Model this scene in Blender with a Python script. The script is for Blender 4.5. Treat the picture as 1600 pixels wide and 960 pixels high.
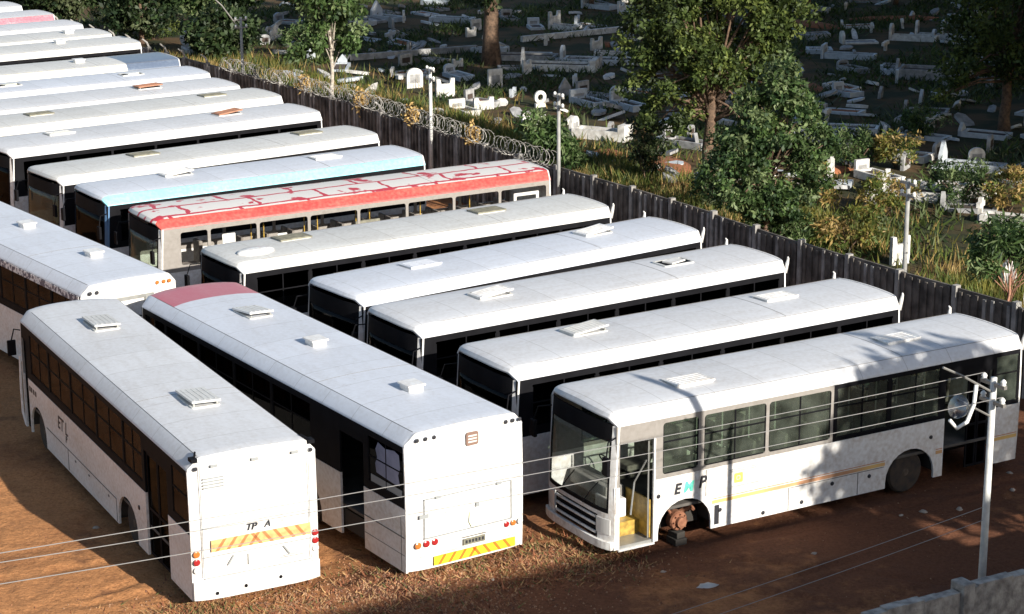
import bpy, math, random
from math import sin, cos, pi, radians, tan, sqrt
from mathutils import Vector, Matrix
from mathutils.geometry import tessellate_polygon
import numpy as np

for o in list(bpy.data.objects):
    bpy.data.objects.remove(o)
SC = bpy.context.scene
COL = SC.collection
R = random.Random(11)

# ------------------------------------------------------------------ camera
CAM_H, PITCH, ROLL, FPX = 15.7205, 0.267863, 0.004587, 3201.2
cd = bpy.data.cameras.new('camera')
cam = bpy.data.objects.new('camera', cd)
COL.objects.link(cam)
cd.sensor_width = 36
cd.lens = FPX / 1600 * 36
cd.clip_end = 2000
cam.location = (0, 0, CAM_H)
cam.rotation_euler = (Matrix.Rotation(pi / 2 - PITCH, 3, 'X') @ Matrix.Rotation(-ROLL, 3, 'Z')).to_euler()
SC.camera = cam
SC.render.resolution_x, SC.render.resolution_y = 1024, 614

# ------------------------------------------------------------------ light
SUN_EL = radians(22)
SUN_AZ = radians(308.2)          # heading (ccw from +x) towards the sun
sdir = Vector((cos(SUN_AZ) * cos(SUN_EL), sin(SUN_AZ) * cos(SUN_EL), sin(SUN_EL)))
w = bpy.data.worlds.new('World')
SC.world = w
w.use_nodes = True
nt = w.node_tree
nt.nodes.clear()
sky = nt.nodes.new('ShaderNodeTexSky')
sky.sky_type = 'NISHITA'
sky.sun_disc = False
sky.sun_elevation = SUN_EL
sky.sun_rotation = pi / 2 - SUN_AZ     # measured clockwise from +y
bg = nt.nodes.new('ShaderNodeBackground')
bg.inputs[1].default_value = 0.085
wo = nt.nodes.new('ShaderNodeOutputWorld')
nt.links.new(sky.outputs[0], bg.inputs[0])
nt.links.new(bg.outputs[0], wo.inputs[0])
sl = bpy.data.lights.new('sun', 'SUN')
sl.energy = 5.0
sl.angle = radians(0.5)
sl.color = (1.0, 0.94, 0.84)
sun = bpy.data.objects.new('sun', sl)
COL.objects.link(sun)
sun.rotation_euler = sdir.to_track_quat('Z', 'Y').to_euler()
SC.view_settings.view_transform = 'Standard'
SC.view_settings.look = 'None'
SC.view_settings.exposure = 0.80
SC.view_settings.gamma = 1
SC.view_settings.use_curve_mapping = False
SC.cycles.max_bounces = 6
SC.cycles.transparent_max_bounces = 16

# ------------------------------------------------------------------ helpers
def back(u, v, z=0.0):
    """photo pixel -> real point on the level plane z"""
    X = (u - 800) / FPX; U = -(v - 480) / FPX
    cr, sr = cos(ROLL), sin(ROLL)
    x = cr * X + sr * U; uu = -sr * X + cr * U
    cp, sp = cos(PITCH), sin(PITCH)
    y = cp + uu * sp; zz = -sp + uu * cp
    t = (z - CAM_H) / zz
    return Vector((x * t, y * t, z))

def nodes_mat(name):
    m = bpy.data.materials.new(name)
    m.use_nodes = True
    n = m.node_tree.nodes
    return m, n, m.node_tree.links, n['Principled BSDF']

def mat(name, col, rough=0.6, metal=0.0, var=0.0, scale=3.0, col2=None, bump=0.0, bscale=20.0, spec=0.5, lo=0.35, hi=0.65, detail=6):
    m, n, L, b = nodes_mat(name)
    b.inputs['Roughness'].default_value = rough
    b.inputs['Metallic'].default_value = metal
    b.inputs['Specular IOR Level'].default_value = spec
    c = (*col, 1)
    b.inputs['Base Color'].default_value = c
    if var or col2:
        tc = n.new('ShaderNodeTexCoord')
        nz = n.new('ShaderNodeTexNoise'); nz.inputs['Scale'].default_value = scale
        nz.inputs['Detail'].default_value = detail
        L.new(tc.outputs['Object'], nz.inputs['Vector'])
        rp = n.new('ShaderNodeValToRGB')
        rp.color_ramp.elements[0].position = lo; rp.color_ramp.elements[1].position = hi
        c2 = col2 if col2 else tuple(x * (1 - var) for x in col)
        rp.color_ramp.elements[0].color = (*c2, 1); rp.color_ramp.elements[1].color = c
        L.new(nz.outputs[0], rp.inputs[0]); L.new(rp.outputs[0], b.inputs['Base Color'])
    if bump:
        tc = n.new('ShaderNodeTexCoord')
        nz = n.new('ShaderNodeTexNoise'); nz.inputs['Scale'].default_value = bscale
        nz.inputs['Detail'].default_value = 8
        L.new(tc.outputs['Object'], nz.inputs['Vector'])
        bp = n.new('ShaderNodeBump'); bp.inputs['Strength'].default_value = bump
        bp.inputs['Distance'].default_value = 0.05
        L.new(nz.outputs[0], bp.inputs['Height']); L.new(bp.outputs[0], b.inputs['Normal'])
    return m

def paint(name, col, dirt=(0.42, 0.36, 0.30), amount=0.5, rough=0.35, streak=True, joints=False):
    """painted sheet metal: broad soft soiling, fine streaks along the length"""
    m, n, L, b = nodes_mat(name)
    b.inputs['Roughness'].default_value = rough
    tc = n.new('ShaderNodeTexCoord')
    mp = n.new('ShaderNodeMapping'); mp.inputs['Scale'].default_value = (0.35, 2.2, 0.9) if streak else (1, 1, 1)
    L.new(tc.outputs['Object'], mp.inputs['Vector'])
    n1 = n.new('ShaderNodeTexNoise'); n1.inputs['Scale'].default_value = 1.3; n1.inputs['Detail'].default_value = 7; n1.inputs['Roughness'].default_value = 0.65
    L.new(mp.outputs[0], n1.inputs['Vector'])
    n2 = n.new('ShaderNodeTexNoise'); n2.inputs['Scale'].default_value = 11; n2.inputs['Detail'].default_value = 5
    L.new(tc.outputs['Object'], n2.inputs['Vector'])
    mu = n.new('ShaderNodeMath'); mu.operation = 'MULTIPLY'
    L.new(n1.outputs[0], mu.inputs[0]); L.new(n2.outputs[0], mu.inputs[1])
    mr = n.new('ShaderNodeMapRange')
    mr.inputs['From Min'].default_value = 0.16; mr.inputs['From Max'].default_value = 0.42
    mr.inputs['To Min'].default_value = 0; mr.inputs['To Max'].default_value = amount
    L.new(mu.outputs[0], mr.inputs['Value'])
    mx = n.new('ShaderNodeMix'); mx.data_type = 'RGBA'
    mx.inputs['A'].default_value = (*col, 1); mx.inputs['B'].default_value = (*dirt, 1)
    L.new(mr.outputs[0], mx.inputs['Factor']); L.new(mx.outputs['Result'], b.inputs['Base Color'])
    if joints:      # sheet joints across the roof, each bay a slightly different white, grime and rust flecks
        br = n.new('ShaderNodeTexBrick'); br.offset = 0; br.inputs['Scale'].default_value = 1; br.inputs['Brick Width'].default_value = 1.22; br.inputs['Row Height'].default_value = 8
        br.inputs['Mortar Size'].default_value = 0.010; br.inputs['Mortar Smooth'].default_value = 0.6
        br.inputs['Color1'].default_value = (1, 1, 1, 1); br.inputs['Color2'].default_value = (0.93, 0.93, 0.93, 1); br.inputs['Mortar'].default_value = (0.62, 0.60, 0.57, 1)
        ofs = n.new('ShaderNodeVectorMath'); ofs.inputs[1].default_value = (0.3, 4, 0); L.new(tc.outputs['Object'], ofs.inputs[0]); L.new(ofs.outputs[0], br.inputs['Vector'])
        m2 = n.new('ShaderNodeMix'); m2.data_type = 'RGBA'; m2.blend_type = 'MULTIPLY'; m2.inputs['Factor'].default_value = 1
        L.new(mx.outputs['Result'], m2.inputs['A']); L.new(br.outputs[0], m2.inputs['B'])
        n4 = n.new('ShaderNodeTexNoise'); n4.inputs['Scale'].default_value = 5.5; n4.inputs['Detail'].default_value = 9; n4.inputs['Roughness'].default_value = 0.75
        L.new(tc.outputs['Object'], n4.inputs['Vector'])
        r4 = n.new('ShaderNodeMapRange'); r4.inputs['From Min'].default_value = 0.64; r4.inputs['From Max'].default_value = 0.72; r4.inputs['To Max'].default_value = 0.7
        L.new(n4.outputs[0], r4.inputs['Value'])
        m3 = n.new('ShaderNodeMix'); m3.data_type = 'RGBA'; m3.inputs['B'].default_value = (0.30, 0.22, 0.16, 1)
        L.new(r4.outputs[0], m3.inputs['Factor']); L.new(m2.outputs['Result'], m3.inputs['A']); L.new(m3.outputs['Result'], b.inputs['Base Color'])
    bp = n.new('ShaderNodeBump'); bp.inputs['Strength'].default_value = 0.12; bp.inputs['Distance'].default_value = 0.02
    n3 = n.new('ShaderNodeTexNoise'); n3.inputs['Scale'].default_value = 1.6; n3.inputs['Detail'].default_value = 2
    L.new(tc.outputs['Object'], n3.inputs['Vector'])
    L.new(n3.outputs[0], bp.inputs['Height']); L.new(bp.outputs[0], b.inputs['Normal'])
    return m

def glass(name, tint, gloss=0.12, rough=0.03, ior=1.22, dust_glow=0, dcol=(0.30, 0.33, 0.28)):
    m = bpy.data.materials.new(name); m.use_nodes = True
    n = m.node_tree.nodes; L = m.node_tree.links; n.clear()
    o = n.new('ShaderNodeOutputMaterial'); t = n.new('ShaderNodeBsdfTransparent'); g = n.new('ShaderNodeBsdfGlossy')
    t.inputs[0].default_value = (*tint, 1); g.inputs['Roughness'].default_value = rough
    g.inputs[0].default_value = (0.9, 0.9, 0.9, 1)
    fw_ = n.new('ShaderNodeLayerWeight'); fw_.inputs[0].default_value = 0.5
    lw = n.new('ShaderNodeMath'); lw.operation = 'POWER'; lw.inputs[1].default_value = 5; L.new(fw_.outputs['Facing'], lw.inputs[0])
    ad = n.new('ShaderNodeMath'); ad.operation = 'MULTIPLY_ADD'; ad.inputs[1].default_value = (ior - 1) * 0.9; ad.inputs[2].default_value = 0.015 + gloss * 0.4; ad.use_clamp = True
    mx = n.new('ShaderNodeMixShader')
    L.new(lw.outputs[0], ad.inputs[0]); L.new(ad.outputs[0], mx.inputs[0])
    L.new(t.outputs[0], mx.inputs[1]); L.new(g.outputs[0], mx.inputs[2]); L.new(mx.outputs[0], o.inputs[0])
    if dust_glow:
        df = n.new('ShaderNodeBsdfDiffuse'); df.inputs[0].default_value = (*dcol, 1); m2 = n.new('ShaderNodeMixShader')
        tc = n.new('ShaderNodeTexCoord'); nz = n.new('ShaderNodeTexNoise'); nz.inputs['Scale'].default_value = 2.5; nz.inputs['Detail'].default_value = 6; L.new(tc.outputs['Object'], nz.inputs['Vector'])
        mr = n.new('ShaderNodeMapRange'); mr.inputs['From Min'].default_value = 0.3; mr.inputs['From Max'].default_value = 0.7; mr.inputs['To Min'].default_value = dust_glow * 0.4; mr.inputs['To Max'].default_value = dust_glow * 1.6
        L.new(nz.outputs[0], mr.inputs['Value']); L.new(mr.outputs[0], m2.inputs[0]); L.new(mx.outputs[0], m2.inputs[1]); L.new(df.outputs[0], m2.inputs[2]); L.new(m2.outputs[0], o.inputs[0])
    return m

def brick_roof(name, white, red):
    """red roof with big worn-away pale patches"""
    m, n, L, b = nodes_mat(name)
    b.inputs['Roughness'].default_value = 0.5
    tc = n.new('ShaderNodeTexCoord')
    nz = n.new('ShaderNodeTexNoise'); nz.inputs['Scale'].default_value = 1.7; nz.inputs['Detail'].default_value = 4
    L.new(tc.outputs['Object'], nz.inputs['Vector'])
    sub = n.new('ShaderNodeVectorMath'); sub.operation = 'MULTIPLY_ADD'
    sub.inputs[1].default_value = (0.45, 0.22, 0); L.new(nz.outputs['Color'], sub.inputs[0]); L.new(tc.outputs['Object'], sub.inputs[2])
    br = n.new('ShaderNodeTexBrick')
    br.inputs['Scale'].default_value = 1.0; br.inputs['Brick Width'].default_value = 2.1; br.inputs['Row Height'].default_value = 0.93
    br.inputs['Mortar Size'].default_value = 0.06; br.inputs['Mortar Smooth'].default_value = 0.1; br.offset = 0.3
    br.inputs['Color1'].default_value = (*white, 1); br.inputs['Color2'].default_value = (*[x * 0.93 for x in white], 1)
    br.inputs['Mortar'].default_value = (*red, 1)
    L.new(sub.outputs[0], br.inputs['Vector'])
    n2 = n.new('ShaderNodeTexNoise'); n2.inputs['Scale'].default_value = 1.5; n2.inputs['Detail'].default_value = 6
    L.new(tc.outputs['Object'], n2.inputs['Vector'])
    rp = n.new('ShaderNodeValToRGB'); rp.color_ramp.elements[0].position = 0.58; rp.color_ramp.elements[1].position = 0.61
    L.new(n2.outputs[0], rp.inputs[0])
    mx = n.new('ShaderNodeMix'); mx.data_type = 'RGBA'
    L.new(rp.outputs[0], mx.inputs['Factor']); L.new(br.outputs[0], mx.inputs['A']); mx.inputs['B'].default_value = (*red, 1)
    L.new(mx.outputs['Result'], b.inputs['Base Color'])
    return m

M = {}
M['white'] = paint('white_bus_paint', (0.74, 0.74, 0.73), (0.42, 0.35, 0.28), 0.65)
M['white_dirty'] = paint('soiled_white_paint', (0.78, 0.78, 0.76), (0.40, 0.33, 0.26), 0.75)
M['roof_a'] = paint('white_roof_paint', (0.60, 0.61, 0.63), (0.38, 0.35, 0.32), 0.42, 0.55, joints=True)
M['roof_b'] = paint('cool_white_roof_paint', (0.58, 0.61, 0.67), (0.38, 0.37, 0.37), 0.38, 0.5, joints=True)
M['roof_c'] = paint('grey_white_roof_paint', (0.58, 0.585, 0.57), (0.36, 0.33, 0.29), 0.45, 0.6, joints=True)
M['cream'] = paint('cream_paint', (0.74, 0.72, 0.60), (0.45, 0.40, 0.3), 0.5)
M['cyan'] = paint('pale_cyan_paint', (0.22, 0.58, 0.66), (0.5, 0.62, 0.64), 0.45)
M['pink'] = paint('faded_red_paint', (0.62, 0.16, 0.20), (0.66, 0.4, 0.42), 0.8)
M['red'] = paint('red_roof_paint', (0.52, 0.05, 0.045), (0.60, 0.16, 0.12), 0.8)
M['redcap'] = paint('dark_red_paint', (0.42, 0.10, 0.12), (0.45, 0.17, 0.18), 0.6)
M['redpatch'] = brick_roof('peeling_red_roof_paint', (0.66, 0.63, 0.59), (0.46, 0.035, 0.05))
M['blueroof'] = paint('slate_blue_roof', (0.10, 0.13, 0.19), (0.2, 0.24, 0.3), 0.6)  # darker blue grey used on the rear stretch of one roof
M['bluepil'] = paint('blue_pillar_paint', (0.10, 0.20, 0.36), (0.2, 0.3, 0.4), 0.5)
M['band_grey'] = paint('bare_grey_band', (0.27, 0.25, 0.23), (0.18, 0.16, 0.14), 0.7)
M['black'] = mat('black_paint', (0.010, 0.010, 0.012), 0.6, var=0.3, spec=0.05)
M['rubber'] = mat('tyre_rubber', (0.02, 0.019, 0.018), 0.85, col2=(0.05, 0.035, 0.025), scale=6)
M['rimdark'] = mat('dusty_dark_rim', (0.10, 0.075, 0.055), 0.9, var=0.5, scale=8)
M['under'] = mat('dark_chassis', (0.03, 0.026, 0.022), 0.9)
M['alu'] = mat('dull_aluminium', (0.42, 0.42, 0.40), 0.45, 0.6, var=0.3)
M['inner'] = mat('grey_cabin_lining', (0.30, 0.29, 0.27), 0.8, var=0.3)
M['seat'] = mat('grey_brown_seat', (0.12, 0.10, 0.09), 0.8, col2=(0.2, 0.18, 0.16), scale=9)
M['seat_tan'] = mat('tan_seat', (0.34, 0.20, 0.10), 0.8, var=0.4)
M['yellow'] = mat('yellow_step_paint', (0.48, 0.31, 0.06), 0.5, var=0.5, scale=8)
M['floor'] = mat('cabin_floor', (0.10, 0.09, 0.08), 0.9, var=0.4)
M['glass_dark'] = glass('dark_tinted_glass', (0.08, 0.08, 0.09), 0.0, 0.03, 1.14)
M['glass_clear'] = glass('dusty_clear_glass', (0.66, 0.72, 0.66), 0.05, 0.08, 1.3, dust_glow=0.085)
M['glass_open'] = glass('clear_windscreen_glass', (0.85, 0.87, 0.86), 0.0, dust_glow=0.10)
M['glass_ws'] = glass('windscreen_glass', (0.16, 0.17, 0.18), 0.0, 0.03, 1.10)
M['glass_brown'] = glass('brown_tinted_glass', (0.40, 0.27, 0.18), 0.0, 0.05, 1.12, dust_glow=0.10, dcol=(0.25, 0.16, 0.10))  # brownish dust film also paints in the tan seats lit behind the glass
M['lamp_red'] = mat('red_lamp_lens', (0.30, 0.02, 0.02), 0.25)
M['lamp_amber'] = mat('amber_lamp_lens', (0.45, 0.14, 0.03), 0.25)
M['lamp_clear'] = mat('clear_lamp_lens', (0.62, 0.62, 0.60), 0.15)
M['orange_pale'] = mat('faded_orange_reflector', (0.80, 0.45, 0.18), 0.5, var=0.25, scale=12)
M['brown_stripe'] = mat('brown_reflector', (0.45, 0.17, 0.06), 0.5)
M['orange'] = mat('orange_red_reflector', (0.80, 0.16, 0.02), 0.4)
M['yellow_refl'] = mat('yellow_reflector', (0.85, 0.60, 0.03), 0.4)
M['letter'] = mat('black_lettering', (0.02, 0.02, 0.025), 0.5)
M['letter_grey'] = mat('faded_grey_lettering', (0.27, 0.28, 0.28), 0.6)
M['letter_green'] = mat('green_lettering', (0.10, 0.50, 0.38), 0.5)
M['letter_pink'] = mat('faint_pink_lettering', (0.74, 0.55, 0.56), 0.6)
M['logo_yellow'] = mat('yellow_emblem', (0.72, 0.62, 0.10), 0.5)
M['logo_lime'] = mat('faded_lime_emblem', (0.72, 0.74, 0.50), 0.5)
M['stripe_y'] = mat('ochre_line', (0.70, 0.48, 0.16), 0.5, col2=(0.5, 0.26, 0.14), scale=0.8)
M['plate'] = mat('number_plate', (0.60, 0.60, 0.56), 0.5, var=0.2)
M['seam'] = mat('panel_seam', (0.14, 0.13, 0.12), 0.8)
M['lilac'] = mat('torn_blue_film', (0.30, 0.31, 0.42), 0.6, var=0.3)
M['rust'] = mat('rusty_steel', (0.27, 0.12, 0.065), 0.9, col2=(0.16, 0.06, 0.03), scale=9, bump=0.3)
M['specks'] = mat('speckled_lettering_strip', (0.75, 0.75, 0.76), 0.5, col2=(0.10, 0.11, 0.16), scale=9, lo=0.47, hi=0.53)
M['vent_yellow'] = mat('weathered_hatch', (0.21, 0.20, 0.15), 0.7, var=0.4, scale=8)
M['vent_orange'] = mat('orange_brown_hatch', (0.36, 0.17, 0.10), 0.7, var=0.3)
M['cloth'] = mat('cream_cloth', (0.62, 0.60, 0.48), 0.9, var=0.3)
M['red_seat'] = mat('red_seat_cloth', (0.40, 0.05, 0.04), 0.8)

class MB:
    def __init__(s): s.v = []; s.f = []; s.m = []
    def add(s, vs, fs, mi=0):
        b = len(s.v); s.v += [tuple(p) for p in vs]
        for f in fs: s.f.append(tuple(b + i for i in f)); s.m.append(mi)
        return s
    def box(s, x0, x1, y0, y1, z0, z1, mi=0, rot=None, c=None):
        x0, x1 = min(x0, x1), max(x0, x1); y0, y1 = min(y0, y1), max(y0, y1); z0, z1 = min(z0, z1), max(z0, z1)
        v = [(x0, y0, z0), (x1, y0, z0), (x1, y1, z0), (x0, y1, z0), (x0, y0, z1), (x1, y0, z1), (x1, y1, z1), (x0, y1, z1)]
        if rot is not None:
            c = Vector(c) if c else Vector(((x0 + x1) / 2, (y0 + y1) / 2, (z0 + z1) / 2))
            v = [tuple(rot @ (Vector(p) - c) + c) for p in v]
        return s.add(v, [(0, 3, 2, 1), (4, 5, 6, 7), (0, 1, 5, 4), (1, 2, 6, 5), (2, 3, 7, 6), (3, 0, 4, 7)], mi)
    def tube(s, path, r, n=8, mi=0, cap=True):
        path = [Vector(p) for p in path]; rs = r if isinstance(r, (list, tuple)) else [r] * len(path)
        vs = []; up = Vector((0, 0, 1))
        prev = None
        for i, p in enumerate(path):
            d = (path[min(i + 1, len(path) - 1)] - path[max(i - 1, 0)])
            if d.length < 1e-9: d = Vector((0, 0, 1))
            d.normalize()
            if prev is None:
                a = d.cross(up) if abs(d.dot(up)) < 0.95 else d.cross(Vector((1, 0, 0)))
            else:
                a = prev - d * prev.dot(d)
            a.normalize(); prev = a; b2 = d.cross(a)
            for k in range(n):
                t = 2 * pi * k / n
                vs.append(p + (a * cos(t) + b2 * sin(t)) * rs[i])
        fs = []
        for i in range(len(path) - 1):
            for k in range(n):
                fs.append((i * n + k, i * n + (k + 1) % n, (i + 1) * n + (k + 1) % n, (i + 1) * n + k))
        if cap:
            fs.append(tuple(range(n))[::-1]); fs.append(tuple(range((len(path) - 1) * n, len(path) * n)))
        return s.add(vs, fs, mi)
    def lathe(s, prof, c, axis='y', n=24, mi=0):
        """prof: (radius, along) pairs"""
        vs = []; c = Vector(c)
        for (r, h) in prof:
            for k in range(n):
                t = 2 * pi * k / n
                if axis == 'y': vs.append(c + Vector((r * cos(t), h, r * sin(t))))
                elif axis == 'x': vs.append(c + Vector((h, r * cos(t), r * sin(t))))
                else: vs.append(c + Vector((r * cos(t), r * sin(t), h)))
        fs = []
        for i in range(len(prof) - 1):
            for k in range(n):
                fs.append((i * n + k, i * n + (k + 1) % n, (i + 1) * n + (k + 1) % n, (i + 1) * n + k))
        fs.append(tuple(range(n))); fs.append(tuple(range((len(prof) - 1) * n, len(prof) * n))[::-1])
        return s.add(vs, fs, mi)
    def panel(s, loops, fn, th, mi=0):
        """sheet with holes: loops[0] outline, the others holes, in 2D; fn(u,v,d) -> 3D"""
        flat = [p for l in loops for p in l]
        tris = tessellate_polygon([[Vector((p[0], p[1], 0)) for p in l] for l in loops])
        n = len(flat)
        vs = [fn(p[0], p[1], 0) for p in flat] + [fn(p[0], p[1], th) for p in flat]
        fs = [tuple(t) for t in tris] + [tuple(n + i for i in t[::-1]) for t in tris]
        k = 0
        for l in loops:
            m = len(l)
            for i in range(m):
                a, b2 = k + i, k + (i + 1) % m
                fs.append((a, b2, b2 + n, a + n))
            k += m
        return s.add(vs, fs, mi)
    def sheet(s, fn, us, vs_, th_fn=None, mi=0):
        nu, nv = len(us), len(vs_)
        pts = [fn(u, v, 0) for u in us for v in vs_]
        fs = [(i * nv + j, (i + 1) * nv + j, (i + 1) * nv + j + 1, i * nv + j + 1) for i in range(nu - 1) for j in range(nv - 1)]
        if th_fn is not None:
            b = len(pts)
            pts += [fn(u, v, th_fn) for u in us for v in vs_]
            fs += [tuple(b + i for i in f[::-1]) for f in fs[:]]
            def q(a, c): fs.append((a, c, c + b, a + b))
            for i in range(nu - 1): q(i * nv, (i + 1) * nv); q(i * nv + nv - 1, (i + 1) * nv + nv - 1)
            for j in range(nv - 1): q(j, j + 1); q((nu - 1) * nv + j, (nu - 1) * nv + j + 1)
        return s.add(pts, fs, mi)
    def build(s, name, mats, parent=None, smooth=False, bevel=0, recalc=True):
        me = bpy.data.meshes.new(name)
        me.from_pydata(s.v, [], s.f)
        if not isinstance(mats, (list, tuple)): mats = [mats]
        for mm in mats: me.materials.append(mm)
        if len(mats) > 1: me.polygons.foreach_set('material_index', s.m)
        if recalc:
            import bmesh
            bm = bmesh.new(); bm.from_mesh(me)
            bmesh.ops.recalc_face_normals(bm, faces=bm.faces)
            bm.to_mesh(me); bm.free()
        if smooth: me.polygons.foreach_set('use_smooth', [True] * len(me.polygons))
        me.update()
        o = bpy.data.objects.new(name, me); COL.objects.link(o)
        if parent is not None: o.parent = parent
        if bevel:
            bv = o.modifiers.new('bevel', 'BEVEL'); bv.width = bevel; bv.segments = 2; bv.limit_method = 'ANGLE'; bv.angle_limit = radians(35)
        return o

def tag(o, label, cat, group=None, kind=None):
    if label: o['label'] = label
    if cat: o['category'] = cat
    if group: o['group'] = group
    if kind: o['kind'] = kind
    return o

def empty(name, loc, rz=0):
    o = bpy.data.objects.new(name, None); COL.objects.link(o)
    o.location = loc; o.rotation_euler = (0, 0, rz); o.empty_display_size = 0.3
    return o

def rrect(x0, x1, z0, z1, r, n=4):
    x0, x1 = min(x0, x1), max(x0, x1)
    pts = []
    for cx, cz, a0 in ((x1 - r, z1 - r, 0), (x0 + r, z1 - r, 90), (x0 + r, z0 + r, 180), (x1 - r, z0 + r, 270)):
        for k in range(n + 1):
            a = radians(a0 + 90 * k / n)
            pts.append((cx + r * cos(a), cz + r * sin(a)))
    return pts

def text_part(name, body, size, mtx, material, parent, shear=0.0, bold=0.0):
    cu = bpy.data.curves.new(name, 'FONT'); cu.body = body; cu.size = size; cu.extrude = 0.003
    cu.shear = shear; cu.offset = bold; cu.align_x = 'CENTER'; cu.align_y = 'CENTER'
    tmp = bpy.data.objects.new('tmp_text', cu); COL.objects.link(tmp)
    bpy.context.view_layer.update()
    me = bpy.data.meshes.new_from_object(tmp.evaluated_get(bpy.context.evaluated_depsgraph_get()))
    bpy.data.objects.remove(tmp); bpy.data.curves.remove(cu)
    me.transform(mtx); me.materials.clear(); me.materials.append(material); me.name = name
    o = bpy.data.objects.new(name, me); COL.objects.link(o); o.parent = parent
    return o
def side_mtx(x, y, z): return Matrix(((-1, 0, 0, x), (0, 0, 1, y), (0, 1, 0, z), (0, 0, 0, 1)))
def rear_mtx(x, y, z): return Matrix(((0, 0, -1, x), (-1, 0, 0, y), (0, 1, 0, z), (0, 0, 0, 1)))

# ------------------------------------------------------------------ ground
def ground_mat():
    m, n, L, b = nodes_mat('red_sand')
    b.inputs['Roughness'].default_value = 0.95; b.inputs['Specular IOR Level'].default_value = 0.15
    tc = n.new('ShaderNodeTexCoord')
    def noise(sc, det=8, ro=0.6, vec=None):
        z = n.new('ShaderNodeTexNoise'); z.inputs['Scale'].default_value = sc; z.inputs['Detail'].default_value = det; z.inputs['Roughness'].default_value = ro
        L.new(vec if vec else tc.outputs['Object'], z.inputs['Vector']); return z
    a = noise(0.16, 6); c = noise(1.6, 10, 0.7); d = noise(14, 8, 0.75)
    rp = n.new('ShaderNodeValToRGB'); e = rp.color_ramp.elements
    e[0].position = 0.36; e[0].color = (0.165, 0.072, 0.040, 1)
    e[1].position = 0.62; e[1].color = (0.52, 0.25, 0.108, 1)
    k = e.new(0.5); k.color = (0.39, 0.18, 0.08, 1)
    # redder, browner soil east, with painted shade darkening it further; sandy pale soil west
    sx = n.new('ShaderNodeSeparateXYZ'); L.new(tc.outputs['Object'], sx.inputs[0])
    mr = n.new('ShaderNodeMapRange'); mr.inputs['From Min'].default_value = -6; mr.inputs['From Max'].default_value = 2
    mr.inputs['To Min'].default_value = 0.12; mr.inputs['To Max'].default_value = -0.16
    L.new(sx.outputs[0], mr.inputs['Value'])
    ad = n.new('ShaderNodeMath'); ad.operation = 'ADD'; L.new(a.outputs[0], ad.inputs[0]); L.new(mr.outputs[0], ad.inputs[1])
    ad2 = n.new('ShaderNodeMath'); ad2.operation = 'MULTIPLY_ADD'; ad2.inputs[1].default_value = 0.45; ad2.inputs[2].default_value = -0.225
    L.new(c.outputs[0], ad2.inputs[0])
    ad3 = n.new('ShaderNodeMath'); ad3.operation = 'ADD'; L.new(ad.outputs[0], ad3.inputs[0]); L.new(ad2.outputs[0], ad3.inputs[1])
    L.new(ad3.outputs[0], rp.inputs[0])
    mx = n.new('ShaderNodeMix'); mx.data_type = 'RGBA'; mx.blend_type = 'MULTIPLY'
    r2 = n.new('ShaderNodeValToRGB'); r2.color_ramp.elements[0].position = 0.33; r2.color_ramp.elements[0].color = (0.55, 0.5, 0.46, 1)
    r2.color_ramp.elements[1].position = 0.58; r2.color_ramp.elements[1].color = (1.06, 1.03, 1, 1)
    L.new(d.outputs[0], r2.inputs[0]); mx.inputs['Factor'].default_value = 0.8
    L.new(rp.outputs[0], mx.inputs['A']); L.new(r2.outputs[0], mx.inputs['B'])
    f = noise(0.75, 5, 0.55)
    r5 = n.new('ShaderNodeMapRange'); r5.inputs['From Min'].default_value = 0.60; r5.inputs['From Max'].default_value = 0.68; r5.inputs['To Max'].default_value = 0.55
    L.new(f.outputs[0], r5.inputs['Value'])
    m5 = n.new('ShaderNodeMix'); m5.data_type = 'RGBA'; m5.inputs['B'].default_value = (0.10, 0.05, 0.035, 1)
    L.new(r5.outputs[0], m5.inputs['Factor']); L.new(mx.outputs['Result'], m5.inputs['A'])
    L.new(m5.outputs['Result'], b.inputs['Base Color'])
    bp = n.new('ShaderNodeBump'); bp.inputs['Strength'].default_value = 0.9; bp.inputs['Distance'].default_value = 0.2
    L.new(c.outputs[0], bp.inputs['Height'])
    bp2 = n.new('ShaderNodeBump'); bp2.inputs['Strength'].default_value = 0.7; bp2.inputs['Distance'].default_value = 0.03
    L.new(d.outputs[0], bp2.inputs['Height']); L.new(bp.outputs[0], bp2.inputs['Normal']); L.new(bp2.outputs[0], b.inputs['Normal'])
    return m
M['sand'] = ground_mat()

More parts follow.
